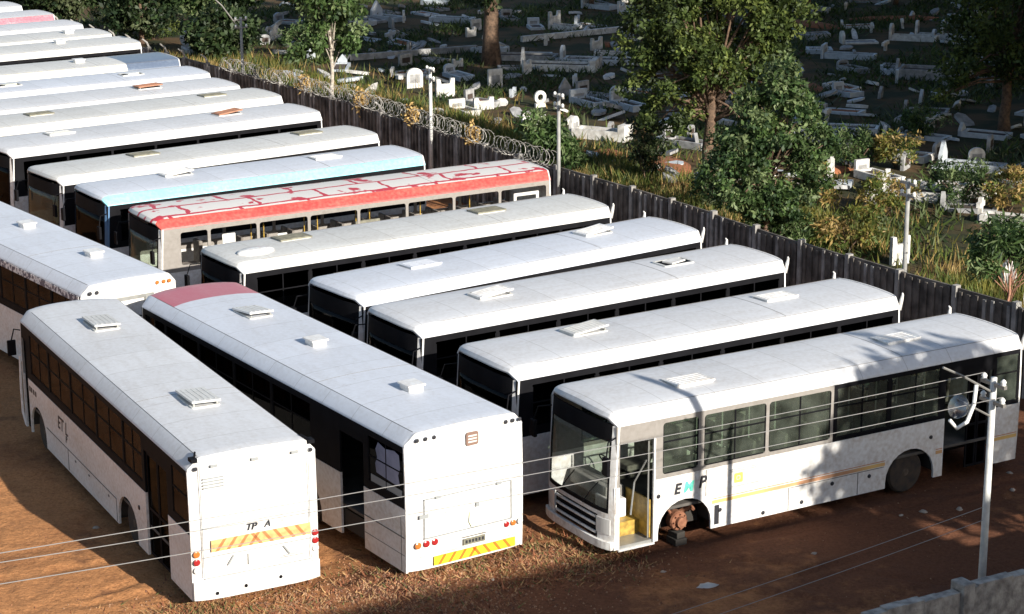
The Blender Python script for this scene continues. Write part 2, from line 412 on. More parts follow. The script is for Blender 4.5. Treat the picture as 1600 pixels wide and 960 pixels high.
def axis(segs):
    out = []
    for a, b2, st in segs:
        k = max(1, round((b2 - a) / st)); out += [a + (b2 - a) * i / k for i in range(k)]
    out.append(segs[-1][1]); return out
RUTS = [(-10.5, 36.0, radians(112), 0.012), (5.0, 38.2, radians(27), -0.006), (6.0, 36.6, radians(33), 0.01), (-8.6, 37.0, radians(22), 0.03), (-7.5, 35.9, radians(35), -0.03)]
def hgt(x, y):
    h = 0.02 * sin(1.3 * x + 0.7 * y) * sin(0.9 * y - 0.4 * x) + 0.015 * sin(3.1 * x + 1.0) * sin(2.7 * y)
    # low heap of soil behind the two front buses
    for cx, cy, r, a in ((-1.6, 37.0, 1.5, 0.22), (-3.4, 36.4, 1.6, 0.10), (0.6, 38.2, 1.1, 0.10)):
        d2 = ((x - cx) ** 2 + (y - cy) ** 2) / r ** 2
        h += a * math.exp(-d2 * 1.5) * (1 + 0.25 * sin(9 * x) * sin(8 * y))
    # tyre ruts
    for (x0, y0, an, cv) in RUTS:
        dx, dy = x - x0, y - y0; al = dx * cos(an) + dy * sin(an); ac = -dx * sin(an) + dy * cos(an) + cv * al * al
        for o_ in (-0.95, 0.95):
            q = abs(ac - o_)
            if q < 0.45: h += (-0.045 * math.exp(-(q / 0.13) ** 2) + 0.022 * math.exp(-((q - 0.25) / 0.09) ** 2)) * (0.6 + 0.4 * sin(al * 2.1))
    h += 0.012 * sin(5.3 * x + 2 * sin(2.2 * y)) * sin(4.7 * y + 1.5 * sin(3.1 * x))
    return h - 0.03
gx = axis([(-900, -30, 90), (-30, -12, 3), (-12, 14, 0.11), (14, 60, 4), (60, 900, 90)])
gy = axis([(-600, 24, 60), (24, 30, 1), (30, 46, 0.11), (46, 130, 4), (130, 1500, 120)])
g = MB()
gv = []
for x in gx:
    for y in gy:
        gv.append((x, y, hgt(x, y) if -12 <= x <= 14 and 30 <= y <= 46 else -0.03))
ny = len(gy)
g.add(gv, [(i * ny + j, (i + 1) * ny + j, (i + 1) * ny + j + 1, i * ny + j + 1) for i in range(len(gx) - 1) for j in range(ny - 1)])
go = g.build('ground', M['sand'], recalc=False, smooth=True)
go['kind'] = 'structure'

# boundary wall line (measured), heading along the back of the bus rows
WL = [Vector((21.5, 34.2)), Vector((14.6, 45.4)), Vector((12.5, 48.9)), Vector((10.2, 52.2)), Vector((8.1, 55.6)), Vector((6.0, 59.3)), Vector((3.8, 62.9)),
      Vector((1.5, 66.3)), Vector((-0.9, 70.1)), Vector((-3.8, 74.9)), Vector((-7.1, 80.4)), Vector((-10.7, 85.6)), Vector((-14.5, 90.9)), Vector((-18.8, 97.3)), Vector((-24.0, 105.0))]
# soil inside the cemetery
M['cem'] = mat('dark_cemetery_soil', (0.10, 0.065, 0.035), 0.95, col2=(0.035, 0.04, 0.022), scale=0.45, bump=0.7, bscale=6, spec=0.1, lo=0.42, hi=0.58)
cm = MB()
far = [Vector((300, 260)), Vector((-160, 420))]
loop = [(p.x, p.y) for p in WL] + [(-160, 300), (-160, 700), (500, 700), (500, 30), (60, 20)]
cm.panel([loop], lambda u, v, d: (u, v, 0.0 - d), 0.02)
co = cm.build('cemetery_ground', M['cem']); co['kind'] = 'structure'

# ------------------------------------------------------------------ buses
def wheel(parent, x, y, side, r=0.48, rimmat=None):
    wb = MB()
    t = 0.13
    wb.lathe([(0.30, -t), (r - 0.05, -t), (r, -t + 0.05), (r, t - 0.05), (r - 0.05, t), (0.30, t)], (x, y, r))
    wo_ = wb.build('wheel', M['rubber'], parent)
    rb = MB()
    s = side
    rb.lathe([(0.295, s * 0.12), (0.285, s * 0.08), (0.20, s * 0.03), (0.13, s * 0.05), (0.12, s * 0.12), (0.05, s * 0.14)], (x, y, r), n=20)
    rb.build('rim', rimmat or M['rimdark'], wo_)
    return wo_

HATCH = {}
def roof_hatch(x, y, z, parent, kind, mats):
    """raised lid on a rim"""
    if kind == 'vent':
        b = MB(); b.box(x - 0.2, x + 0.2, y - 0.17, y + 0.17, z - 0.02, z + 0.10)
        b.box(x - 0.24, x + 0.24, y - 0.21, y + 0.21, z + 0.10, z + 0.15)
        return b.build('roof_vent', mats, parent, bevel=0.03)
    if kind == 'dome':
        b = MB()
        b.lathe([(0.62, -0.02), (0.60, 0.05), (0.5, 0.09), (0.2, 0.11)], (0, 0, 0), axis='z', n=24)
        b.v = [(x + p[0] * 0.85, y + p[1] * 0.45, z + p[2]) for p in b.v]
        return b.build('roof_hatch', mats, parent, smooth=True)
    b = MB(); a = 0.47 if kind != 'tall' else 0.5; c = 0.30
    b.panel([rrect(x - a, x + a, y - c, y + c, 0.08), rrect(x - a + 0.06, x + a - 0.06, y - c + 0.06, y + c - 0.06, 0.04)], lambda u, v, d: (u, v, z - 0.03 + d), 0.06)
    ho = b.build('roof_hatch', M['roof_c'], parent)
    lid = MB()
    up = {'flat': 0.03, 'tall': 0.11, 'open': 0.09, 'hole': 0.0}[kind]
    if kind == 'hole':
        lid.box(x - a + 0.05, x + a - 0.05, y - c + 0.05, y + c - 0.05, z - 0.02, z + 0.02)
        lid.build('hatch_opening', M['black'], ho)
        l2 = MB(); l2.box(x - 0.28, x + 0.25, y - 0.16, y + 0.16, z + 0.025, z + 0.06, rot=Matrix.Rotation(0.25, 3, 'Z'))
        l2.build('hatch_lid', mats, ho)
        return ho
    ang = {'flat': 0.0, 'tall': 0.03, 'open': 0.10}[kind]
    lid.box(x - a, x + a, y - c, y + c, z + up - 0.025, z + up + 0.02, rot=Matrix.Rotation(ang, 3, 'Y') @ Matrix.Rotation(0.04, 3, 'X'))
    for k in range(-2, 3):
        lid.box(x - a + 0.08, x + a - 0.08, y + k * 0.11 - 0.015, y + k * 0.11 + 0.015, z + up + 0.02, z + up + 0.027, rot=Matrix.Rotation(ang, 3, 'Y') @ Matrix.Rotation(0.04, 3, 'X'), c=(x, y, z + up))
    lid.build('hatch_lid', mats, ho, bevel=0.012)
    for sx in (-1, 1):
        for sy in (-1, 1):
            st = MB()
            st.box(x + sx * (a - 0.08) - 0.015, x + sx * (a - 0.08) + 0.015, y + sy * (c - 0.06) - 0.015, y + sy * (c - 0.06) + 0.015, z, z + up - 0.02)
            if up > 0.08: st.build('hatch_stay', M['alu'], ho)
    return ho

def bus(label, x, y, t, L, W, roof='roof_a', strip=None, band='black', glassm='glass_dark', windows=None, rwindows=None,
        door_l=(), arch=None, hatches=(), interior=False, seatm='seat', open_band=False, pillar='white', front=True, rear='plain',
        body='white', ws='glass_ws', cap=None, group='parked city buses', rear_window_open=None, name='city_bus', detail=True,
        sill=0.27, corner='white', tail_round=False, fins=True, tilt=0.0, fr=(0.16, 4.0), roof_end=None):
    rt = empty(name, (x, y, 0), radians(t))
    rt.rotation_euler.x = radians(R.uniform(-0.35, 0.35)) if fr[0] == 0.16 else 0
    rt.scale = (1, 1, R.uniform(0.985, 1.015) if fr[0] == 0.16 else 1)
    tag(rt, label, 'bus', group)
    hw = W / 2
    BELT, TOP, CREASE, CROWN = 1.58, 2.84, 3.10, 3.15
    white = M[body]
    def fx(yy, z):
        q = min(1, abs(yy) / hw)
        return L + (0.14 if fr[0] < 0.2 else 0.0) - fr[0] * q ** fr[1] - 0.10 * max(0, (z - 1.2) / 1.8) ** 1.2
    def rx(yy): return 0.10 * min(1, abs(yy) / hw) ** 5
    ar = arch or ((2.5, 3.85), (L - 2.4, L - 1.03))
    # ---- lower side with wheel arches
    def lower(side, doors):
        pts = []
        x0 = rx(hw); x1 = fx(hw, 0.8)
        cuts = [('a', a, b2) for a, b2 in ar] + [('d', a, b2) for a, b2 in doors]
        cuts.sort(key=lambda c: c[1])
        pts.append((x0, sill))
        dd = []
        for k, a, b2 in cuts:
            if k == 'a':
                cxx, rr = (a + b2) / 2, (b2 - a) / 2
                zc = 1.05 - rr * 0.95
                pts += [(a, sill)]
                pts += [(cxx - rr * cos(pi * i / 12), zc + rr * 0.95 * sin(pi * i / 12)) for i in range(13)]
                pts += [(b2, sill)]
            else:
                dd.append((a, b2))
        pts += [(x1, sill), (x1, BELT), (x0, BELT)]
        if side < 0 or not dd:
            return [pts]
        # split into pieces between the doors
        out = []; xs = [x0] + [v for a, b2 in dd for v in (a, b2)] + [x1]
        for i in range(0, len(xs), 2):
            a, b2 = xs[i], xs[i + 1]
            if b2 - a < 0.03: continue
            pp = [(a, sill)]
            for c0, c1 in ar:
                if c0 > a - 0.01 and c1 < b2 + 0.01:
                    cxx, rr = (c0 + c1) / 2, (c1 - c0) / 2; zc = 1.05 - rr * 0.95
                    pp += [(c0, sill)] + [(cxx - rr * cos(pi * i2 / 12), zc + rr * 0.95 * sin(pi * i2 / 12)) for i2 in range(13)] + [(c1, sill)]
            pp += [(b2, sill), (b2, BELT), (a, BELT)]
            qq = [pp[0]]
            for p in pp[1:]:
                if abs(p[0] - qq[-1][0]) + abs(p[1] - qq[-1][1]) > 1e-4: qq.append(p)
            out.append(qq)
        return out
    bb = MB()
    TH = 0.05
    for side in (1, -1):
        for lp in lower(side, door_l if side == 1 else ()):
            # slight tumblehome
            bb.panel([lp], lambda u, v, d, s=side: (u, s * (hw - d), v), TH)
        # wheel tubs
    # rear skin
    us = [-1, -0.996, -0.985, -0.92, -0.85, -0.825, -0.80, -0.65, -0.45, -0.22, 0, 0.22, 0.45, 0.65, 0.80, 0.825, 0.85, 0.92, 0.985, 0.996, 1]
    ys = [hw * k / 10 for k in range(-10, 11)]
    PK = [(0, CROWN), (0.22, CROWN - 0.003), (0.45, CROWN - 0.012), (0.65, CROWN - 0.025), (0.80, CREASE + 0.008), (0.825, CREASE), (0.85, CREASE - 0.022), (0.985, TOP + 0.05), (0.996, TOP + 0.025), (1.0, TOP)]
    def pz(q):
        q = min(1, abs(q))
        for (a, za), (b2, zb) in zip(PK[:-1], PK[1:]):
            if q <= b2: return za + (zb - za) * (q - a) / (b2 - a)
        return TOP
    def prof(yy):
        q = abs(yy) / hw
        return pz(q)
    zs = [0, 0.1, 0.25, 0.5, 0.75, 0.9, 1.0]
    ys2 = sorted(set([round(q * hw, 5) for q in us] + [-hw, hw]))
    ys2 = sorted(ys2)
    def rear_fn(u, v, d):
        zt = prof(u); z = (sill + 0.03) + (zt - sill - 0.03) * v
        return (rx(u) - 0.05 * (1 - (2 * v - 1) ** 2) * 0.6 + d, u, z)
    bb.sheet(rear_fn, ys2, zs, 0.04)
    # front mask below the windscreen
    if front:
        yf = [hw * k / 12 for k in range(-12, 13)]
        bb.sheet(lambda u, v, d: (fx(u, 0.8) - d + (0.03 if v < 0.6 else 0), u, v), yf, [0.33, 0.44], 0.04)
        bb.sheet(lambda u, v, d: (fx(u, v) - d, u, v), yf, [0.94, 1.02], 0.04)
        for s in (1, -1):
            yy = [s * hw * k for k in (0.66, 0.74, 0.82, 0.9, 0.94, 0.97, 1.0)]
            bb.sheet(lambda u, v, d: (fx(u, v) - d, u, v), yy, [0.44, 0.94], 0.04)
            if corner == body:
                bb.sheet(lambda u, v, d: (fx(u, v) - d, u, v), [s * hw * k for k in (0.9, 0.94, 0.97, 1.0)], [1.02, 1.6, 2.2, 2.6, TOP], 0.04)
    bo = bb.build('body', white, rt)
    if front and corner != body:
        for s in (1, -1):
            cb = MB()
            cb.sheet(lambda u, v, d: (fx(u, v) - d, u, v), [s * hw * k for k in (0.9, 0.94, 0.97, 1.0)], [1.02, 1.6, 2.2, 2.6, TOP], 0.04)
            cb.build('corner_pillar', M[corner], rt)
    # rubbing strip, seams
    # ---- window band
    WZ0, WZ1 = (1.66, 2.74) if isinstance(band, list) else (1.76, 2.70)
    wl = windows; wr = rwindows or [(a, b2) for a, b2 in (windows or [])]
    x0 = rx(hw); x1 = fx(hw, 2.2)
    if windows is None:
        wl = []; a = x0 + 0.15
        n = max(4, round((x1 - 0.4 - a) / 1.6)); st = (x1 - 0.35 - a) / n
        wl = [(a + k * st + 0.04, a + (k + 1) * st - 0.04) for k in range(n)]
        wl = [q for q in wl if not any(q[0] < d1 and q[1] > d0 for d0, d1 in door_l)]
        wr = [(a + k * st + 0.04, a + (k + 1) * st - 0.04) for k in range(n)]
    for side, ww in ((1, wl), (-1, wr)):
        if side == 1:
            xs = [x0] + [v for dr in sorted(door_l) for v in dr] + [x1]
            segs = [(xs[i], xs[i + 1]) for i in range(0, len(xs), 2)]
        else: segs = [(x0, x1)]
        bandm = band if isinstance(band, list) else [(-1, 99, band)]
        for (b0, b1, bm_) in bandm:
            wb = MB(); any_ = False
            for (a, c) in segs:
                a2, c2 = max(a, b0), min(c, b1)
                if c2 - a2 < 0.03: continue
                holes = [rrect(p, q, WZ0, WZ1, 0.07 if bm_ != 'black' else 0.03) for p, q in ww if p > a2 and q < c2]
                wb.panel([[(a2, BELT + 0.002), (c2, BELT + 0.002), (c2, TOP - 0.002), (a2, TOP - 0.002)]] + holes,
                         lambda u, v, d, s=side: (u, s * (hw - 0.006 - d), v), 0.04)
                any_ = True
            if side == 1:
                for dr in door_l:
                    if dr[0] >= b0 - 0.5 and dr[1] <= b1 + 0.5:
                        wb.box(dr[0] + 0.002, dr[1] - 0.002, hw - 0.046, hw - 0.006, 2.48, TOP - 0.002); any_ = True
            if any_: wb.build('window_band', M[bm_], rt)
        for i, (p, q) in enumerate(ww):
            if open_band:
                if i % 3 == 1 and side == 1:
                    pass
                continue
            gm = glassm
            gb = MB()
            gb.box(p, q, side * (hw - 0.024), side * (hw - 0.030), WZ0, WZ1)
            go_ = gb.build('window', M[gm], rt)
            if detail:
                fb = MB(); mid = (p + q) / 2
                yy0, yy1 = side * (hw - 0.012), side * (hw - 0.035)
                fw = 0.022
                fb.box(p + 0.002, p + fw, yy0, yy1, WZ0 + 0.05, WZ1 - 0.05); fb.box(q - fw, q - 0.002, yy0, yy1, WZ0 + 0.05, WZ1 - 0.05)
                fb.box(p + 0.02, q - 0.02, yy0, yy1, WZ1 - 0.42, WZ1 - 0.39)
                if q - p > 1.1: fb.box(mid - 0.015, mid + 0.015, yy0, yy1, WZ0 + 0.002, WZ1 - 0.002)
                fb.box(p + 0.05, q - 0.05, yy0, yy1, WZ0 + 0.002, WZ0 + 0.022)
                fb.build('window_frame', M['alu'] if bandm[0][2] != 'black' and p > 5.2 else M['black'], go_)
    # ---- roof
    nx = [0, 0.004, 0.012, 0.03, 0.1, 0.2, 0.3, 0.4, 0.5, 0.6, 0.7, 0.8, 0.88, 0.93, 0.95, 0.965, 0.98, 0.99, 0.996, 1]
    def roof_pt(q, tt, d=0):
        yy = q * hw
        xa = rx(yy) - 0.015; xb = fx(yy, TOP) + 0.02
        xx = xa + (xb - xa) * tt
        e = max(0, 1 - (xb - xx) / (0.14 + fr[0] * 0.6))
        dz = 0.42 * (1 - sqrt(max(0, 1 - e * e)))
        e2 = max(0, 1 - (xx - xa) / 0.10); dz += 0.35 * (1 - sqrt(max(0, 1 - e2 * e2)))
        z = TOP + (pz(q) - TOP) * (1 - min(1, dz)) - d
        return (xx, yy - (d * 1.5 if q > 0 else -d * 1.5 if q < 0 else 0), z)
    rb = MB()
    smt = strip or roof
    capx = cap
    rmats = [M[roof], M[smt]] + ([M[cap[0]]] if cap else []) + ([M[roof_end]] if roof_end else [])
    rb.sheet(lambda u, v, d: roof_pt(u, v, d), us, nx, 0.03)
    nfa = (len(us) - 1) * (len(nx) - 1)
    for k in range(len(rb.f)):
        vs = [rb.v[i] for i in rb.f[k]]
        my = sum(abs(p[1]) for p in vs) / 4; mx_ = sum(p[0] for p in vs) / 4
        mi = 1 if my > 0.835 * hw else 0
        if cap and mx_ > cap[1]: mi = 2 if my < 0.835 * hw else 1
        if roof_end and mx_ < 2.6: mi = 2
        rb.m[k] = mi
    ro = rb.build('roof', rmats, rt)
    for p in ro.data.polygons: p.use_smooth = True
    ro.data.set_sharp_from_angle(angle=radians(22))
    # seams across the roof
    sm = MB()
    for xs_ in ([L * 0.31] if detail else [L * 0.3]):
        path = [Vector((xs_, q * hw, pz(q) + 0.001)) for q in us[5:-5]]
        sm.tube(path, 0.004, 4)
    for q in (-0.825, 0.825):
        sm.tube([(0.15, q * hw, pz(q) + 0.002), (L - 0.7, q * hw, pz(q) + 0.001)], 0.006, 4)
    sm.build('roof_seam', M['seam'], ro)
    for hx, hy, kind, mm in hatches:
        zz = pz(hy / hw)
        roof_hatch(hx, hy, zz, ro, kind, M[mm])
    if fins:
        for s in (1, -1):
            f = MB()
            f.tube([(0.06, s * (hw - 0.05), 2.8), (0.02, s * (hw - 0.04), 3.05), (0.0, s * (hw - 0.03), 3.17), (0.03, s * (hw - 0.01), 3.22)], [0.045, 0.045, 0.03, 0.015], 6)
            f.build('corner_marker', M['white'] if corner != 'x' else M['black'], ro, smooth=True)
    # ---- floor, chassis, tubs
    fl = MB()
    xf0 = 0.12; xf1 = L - 0.55
    fl.box(xf0, min(xf1, (door_l[-1][0] if door_l and door_l[-1][0] > L * 0.6 else xf1)), -hw + 0.055, hw - 0.055, 0.86, 0.92)
    if door_l and door_l[-1][0] > L * 0.6:
        fl.box(door_l[-1][0], xf1, -hw + 0.055, hw - 0.95, 0.86, 0.92)
    fl.build('floor', M['floor'], rt)
    ch = MB()
    ch.box(0.3, L - 0.9, -0.45, 0.45, 0.45, 0.78)
    ch.box(ar[0][1] + 0.1, ar[1][0] - 0.1, -hw + 0.08, hw - 0.08, 0.35, 0.80)
    if not any(d[0] < 1.2 for d in door_l): ch.box(0.15, ar[0][0] - 0.1, -hw + 0.08, hw - 0.08, 0.38, 0.80)
    for a, b2 in ar:
        for s in (1, -1):
            cxx, rr = (a + b2) / 2, (b2 - a) / 2 + 0.02
            # inner wheel tub
            ch.box(a - 0.02, b2 + 0.02, s * (hw - 0.56), s * (hw - 0.50), 0.3, 1.10)
            pts = [(cxx - rr * cos(pi * i / 10), 1.07 - rr * 0.95 + rr * 0.97 * sin(pi * i / 10)) for i in range(11)]
            ch.sheet(lambda u, v, d, pts=pts, s=s: (pts[int(u)][0], s * (hw - 0.055 - v * 0.45), pts[int(u)][1]), list(range(11)), [0, 1], None)
    ch.build('chassis', M['under'], rt)
    for a, b2 in ar:
        cxx = (a + b2) / 2
        for s in (1, -1):
            if name == 'derelict_bus' and s == 1 and cxx > 5: continue
            wheel(rt, cxx, s * (hw - 0.26), s)
    # ---- front
    if front:
        wf = MB()
        yy = [hw * 0.9 * k / 12 for k in range(-12, 13)]
        wf.sheet(lambda u, v, d: (fx(u, v) - 0.004 - d, u, v), yy, [1.022, 1.10], 0.03)
        wf.sheet(lambda u, v, d: (fx(u, v) - 0.004 - d, u, v), yy, [2.50, 2.65, TOP + 0.03], 0.03)
        for s in (1, -1):
            wf.sheet(lambda u, v, d: (fx(u, v) - 0.004 - d, u, v), [s * hw * 0.86, s * hw * 0.9], [1.102, 1.7, 2.1, 2.498], 0.03)
        wo_ = wf.build('windscreen_frame', M['black'], rt, smooth=False)
        wg = MB()
        yg = [hw * 0.86 * k / 12 for k in range(-12, 13)]
        wg.sheet(lambda u, v, d: (fx(u, v) - 0.012 - d, u, v), yg, [1.10, 1.4, 1.8, 2.1, 2.3, 2.5], 0.006)
        wg.build('windscreen', M[ws], rt, smooth=True)
        for s in (-0.5, 0.35):
            wi = MB()
            wi.tube([(fx(s, 1.05) + 0.04, s, 1.05), (fx(s + 0.3, 1.35) + 0.03, s + 0.25, 1.36), (fx(s + 0.55, 1.5) + 0.02, s + 0.5, 1.62)], 0.012, 5)
            wi.build('wiper', M['black'], rt)
        gr = MB()
        gr.sheet(lambda u, v, d: (fx(u, 0.85) - 0.05 - d, u, v), [hw * 0.66 * k / 8 for k in range(-8, 9)], [0.442, 0.938], 0.03)
        gp = gr.build('grille', M['black'], rt)
        gl = MB()
        for z in (0.53, 0.70, 0.86):
            gl.tube([(fx(u, 0.85) - 0.02, u, z) for u in [hw * 0.6 * k / 8 for k in range(-8, 9)]], 0.028, 6)
        gl.build('grille_bar', M['white_dirty'], gp)
        bu = MB()
        bu.sheet(lambda u, v, d: (fx(u, 0.5) + 0.075 - d, u, v), [hw * k / 12 for k in range(-12, 13)], [0.28, 0.31, 0.42, 0.45], 0.06)
        bu.build('bumper', M['white_dirty'], rt, bevel=0.01)
        for s in (1, -1):
            hb = MB()
            yy0 = s * hw * 0.72
            hb.sheet(lambda u, v, d: (fx(u, 0.85) + 0.012 - d, u, v), [s * hw * k for k in (0.64, 0.70, 0.76, 0.82, 0.88, 0.94)], [0.58, 0.74, 0.90], 0.05)
            hb.build('headlight', M['lamp_clear'], rt)
        if detail:
            for s in (1, -1):
                mb_ = MB()
                fxx = fx(hw, 2.6)
                mb_.tube([(fxx, s * (hw - 0.05), 2.62), (fxx + 0.28, s * (hw + 0.08), 2.6), (fxx + 0.36, s * (hw + 0.14), 2.3)], 0.016, 6)
                mo = mb_.build('mirror_arm', M['black'], rt)
                mm = MB(); mm.box(fxx + 0.32, fxx + 0.40, s * (hw + 0.04), s * (hw + 0.24), 1.95, 2.32)
                mm.build('mirror', M['black'], mo, bevel=0.02)
    if interior or front:
        # driver's seat, dashboard and steering wheel
        db = MB(); db.box(L - 0.85, L - 0.42, -hw + 0.15, hw - (0.95 if door_l and door_l[-1][1] > L - 1 else 0.15), 0.92, 1.22)
        db.build('dashboard', M['inner' if name == 'derelict_bus' else 'under'], rt, bevel=0.03)
        ds = MB()
        dy = -0.65
        ds.box(L - 1.9, L - 1.4, dy - 0.24, dy + 0.24, 1.15, 1.28); ds.box(L - 1.98, L - 1.86, dy - 0.24, dy + 0.24, 1.25, 1.95)
        ds.box(L - 1.75, L - 1.55, dy - 0.1, dy + 0.1, 0.92, 1.15)
        ds.build('driver_seat', M[seatm], rt, bevel=0.03)
        sw = MB(); c = Vector((L - 1.05, dy, 1.38))
        ring = [c + Vector((0.2 * cos(a) * 0.55, 0.24 * sin(a), 0.2 * cos(a) * 0.8)) for a in [2 * pi * k / 18 for k in range(19)]]
        sw.tube(ring, 0.016, 6, cap=False); sw.tube([c, c + Vector((0.2, 0, -0.35))], 0.025, 6)
        sw.tube([ring[4], ring[13]], 0.012, 5)
        sw.build('steering_wheel', M['black'], rt)
    if interior:
        sx = 0.75; k = 0
        while sx < L - 2.6:
            for s in (1, -1):
                if s == 1 and any(d0 - 0.5 < sx < d1 + 0.1 for d0, d1 in door_l): continue
                sb = MB()
                ya, yb = s * (hw - 0.12), s * (hw - 0.95)
                sb.box(sx, sx + 0.42, ya, yb, 1.28, 1.36)
                for q in (0, 1):
                    y0_ = ya + (yb - ya) * q * 0.5; y1_ = y0_ + (yb - ya) * 0.47
                    sb.box(sx - 0.06, sx + 0.02, y0_, y1_, 1.34, 1.92, rot=Matrix.Rotation(-0.1, 3, 'Y'))
                sb.box(sx + 0.1, sx + 0.16, ya + (yb - ya) * 0.3, ya + (yb - ya) * 0.36, 0.92, 1.28)
                sb.build('passenger_seat', M['red_seat'] if (k % 7 == 3 and seatm == 'seat_tan') else M[seatm], rt, bevel=0.02)
                k += 1
            sx += 0.82
        for s in (1, -1):
            hb = MB()
            hb.tube([(0.8, s * 0.45, 2.62), (L - 1.8, s * 0.45, 2.62)], 0.016, 6)
            for q in range(1, 6):
                xx = 0.8 + (L - 2.6) * q / 6
                hb.tube([(xx, s * 0.45, 0.92), (xx, s * 0.45, 2.95)], 0.017, 6)
            hb.build('handrail', M['plate'] if name == 'derelict_bus' else M['alu'] if not open_band else M['yellow'], rt)
    return rt

def lamp_disc(parent, x, y, z, r, m, name='tail_light', axis='x', sgn=-1):
    b = MB(); b.lathe([(r, 0), (r, sgn * 0.012), (r * 0.7, sgn * 0.022)], (x, y, z), axis=axis, n=16)
    return b.build(name, M[m], parent)

def band_windows(edges, gap=0.045):
    return [(a + gap, b2 - gap) for a, b2 in zip(edges[:-1], edges[1:])]

GR_ROW = 'buses parked side by side in the long row'
GR_FRONT = 'buses parked nose-out in the front line'

# --- bus C : derelict bus in the right foreground, front door open
C = bus('white bus with open front door, missing front wheel and green and black letters', 10.70, 44.42, 210.0, 10.77, 2.5,
        roof='roof_a', band=[(-1, 5.33, 'black'), (5.33, 20, 'band_grey')], glassm='glass_clear',
        windows=[(0.16, 0.82), (2.42, 3.78), (3.86, 5.24), (5.40, 7.0), (7.08, 8.62), (8.76, 9.62)],
        rwindows=[(0.3, 1.8), (1.9, 3.4), (3.5, 5.2), (5.40, 7.0), (7.08, 8.62), (8.76, 10.0)],
        fr=(0.14, 5.0), door_l=((0.90, 2.25), (9.82, 10.64)), arch=((2.5, 3.85), (8.42, 9.72)), interior=True, group=GR_ROW, name='derelict_bus',
        hatches=((8.35, 0.25, 'flat', 'white'), (2.7, 0.05, 'flat', 'white')), ws='glass_open')
hwC = 1.25
# --- bus A : left foreground
A = bus('white bus with brown windows and a faded orange chevron board on its rear', -4.83, 36.07, 117.9, 12.15, 2.55,
        roof='roof_a', band='black', glassm='glass_brown', windows=[(0.12, 1.02), (2.85, 4.02), (4.10, 5.86), (5.94, 7.72), (7.80, 9.44), (9.52, 11.0)],
        rwindows=[(0.3, 2.0), (2.1, 4.02), (4.10, 5.86), (5.94, 7.72), (7.80, 9.44), (9.52, 11.2)],
        door_l=((1.34, 2.70), (11.32, 11.74)), arch=((3.32, 4.62), (9.98, 11.26)), interior=True, seatm='seat_tan', group=GR_FRONT, fr=(0.34, 3.0), fins=False,
        hatches=((9.45, 0.0, 'tall', 'roof_c'), (3.15, -0.05, 'tall', 'roof_c')), tail_round=True)
# --- bus B : centre foreground
Bb = bus('white bus with a dark red front roof cap and yellow-red chevron strip on its rear', -0.89, 37.50, 123.4, 12.8, 2.70,
         roof='roof_b', band='black', windows=[(0.14, 1.50), (3.9, 5.6), (5.7, 7.4), (7.5, 9.2), (9.3, 11.0), (11.1, 12.2)],
         rwindows=[(0.3, 2.0), (2.1, 3.8), (3.9, 5.6), (5.7, 7.4), (7.5, 9.2), (9.3, 11.0)], fins=False,
         door_l=((1.70, 2.66),), arch=((3.5, 4.85), (10.1, 11.4)), cap=('redcap', 11.1), group=GR_FRONT, fr=(0.36, 3.0),
         hatches=((9.35, -0.1, 'open', 'white'), (6.3, -0.1, 'vent', 'white'), (2.35, -0.17, 'vent', 'white')))
# --- bus L : left edge
Lb = bus('white bus cut by the left edge with a speckled lettering strip under its roof edge', -9.37, 48.66, 126.3, 12.0, 2.56,
         roof='roof_b', band='black', glassm='glass_brown', interior=True, fins=False, group=GR_FRONT,
         hatches=((6.74, -0.25, 'vent', 'white'), (2.62, -0.28, 'vent', 'white')))
# --- the row
D = []
row = [
 ('white bus directly behind the lettered derelict bus, grey lid on its front roof hatch', 8.58, 47.69, 211.6, 10.8, 2.52, dict(hatches=((8.0, -0.3, 'open', 'roof_c'), (2.6, -0.3, 'flat', 'white')))),
 ('white bus third in the row with a small black roof hole toward its rear', 6.31, 51.23, 213.4, 10.9, 2.5, dict(hatches=((8.1, -0.1, 'open', 'white'), (2.6, -0.15, 'hole', 'white')), roof='roof_a')),
 ('white bus fourth in the row with a raised white lid near its rear', 4.42, 54.56, 217.0, 11.0, 2.5, dict(hatches=((8.2, -0.3, 'flat', 'roof_b'), (2.6, -0.3, 'open', 'white')), roof='roof_b')),
 ('white bus beside the red-roofed bus with an oval dome lid on its front roof', 2.20, 57.46, 213.3, 11.65, 2.52, dict(hatches=((9.3, -0.45, 'flat', 'vent_yellow'), (10.8, 0.45, 'dome', 'white'), (3.3, -0.25, 'flat', 'vent_yellow')), roof='roof_c')),
]
for lab, x, y, t, L, W, kw in row:
    kw.setdefault('roof', 'roof_a')
    D.append(bus(lab, x, y, t, L, W, group=GR_ROW, **kw))
# red open-sided bus
D5 = bus('gutted bus with peeling red and white roof and no window glass', 0.63, 62.88, 211.2, 12.9, 2.48, roof='redpatch', strip='red',
         band='band_grey', open_band=True, interior=True, group=GR_ROW, name='gutted_bus', ws='glass_clear', body='white_dirty', fins=False, corner='white',
         windows=band_windows([0.2, 1.9, 3.5, 5.1, 6.7, 8.3, 9.9, 11.4, 12.3]))
D6 = bus('white bus with a pale cyan roof edge and blue front pillars', -3.36, 65.07, 213.1, 10.9, 2.55, roof='roof_b', strip='cyan', corner='bluepil', group=GR_ROW, fins=False,
         hatches=((7.9, -0.4, 'open', 'white'), (2.9, -0.2, 'flat', 'white')))
D7 = bus('white bus with cream cloth hung inside its front window, behind the cyan-edged bus', -5.13, 69.16, 216.6, 11.7, 2.58, roof='roof_c', group=GR_ROW, fins=False, ws='glass_clear',
         hatches=((8.05, -0.35, 'flat', 'vent_yellow'), (1.95, -0.35, 'flat', 'vent_yellow')))
def rear_left(x, y, t, W):   # centre of the rear from the near rear corner
    a = radians(t); return x + sin(a) * W / 2, y - cos(a) * W / 2
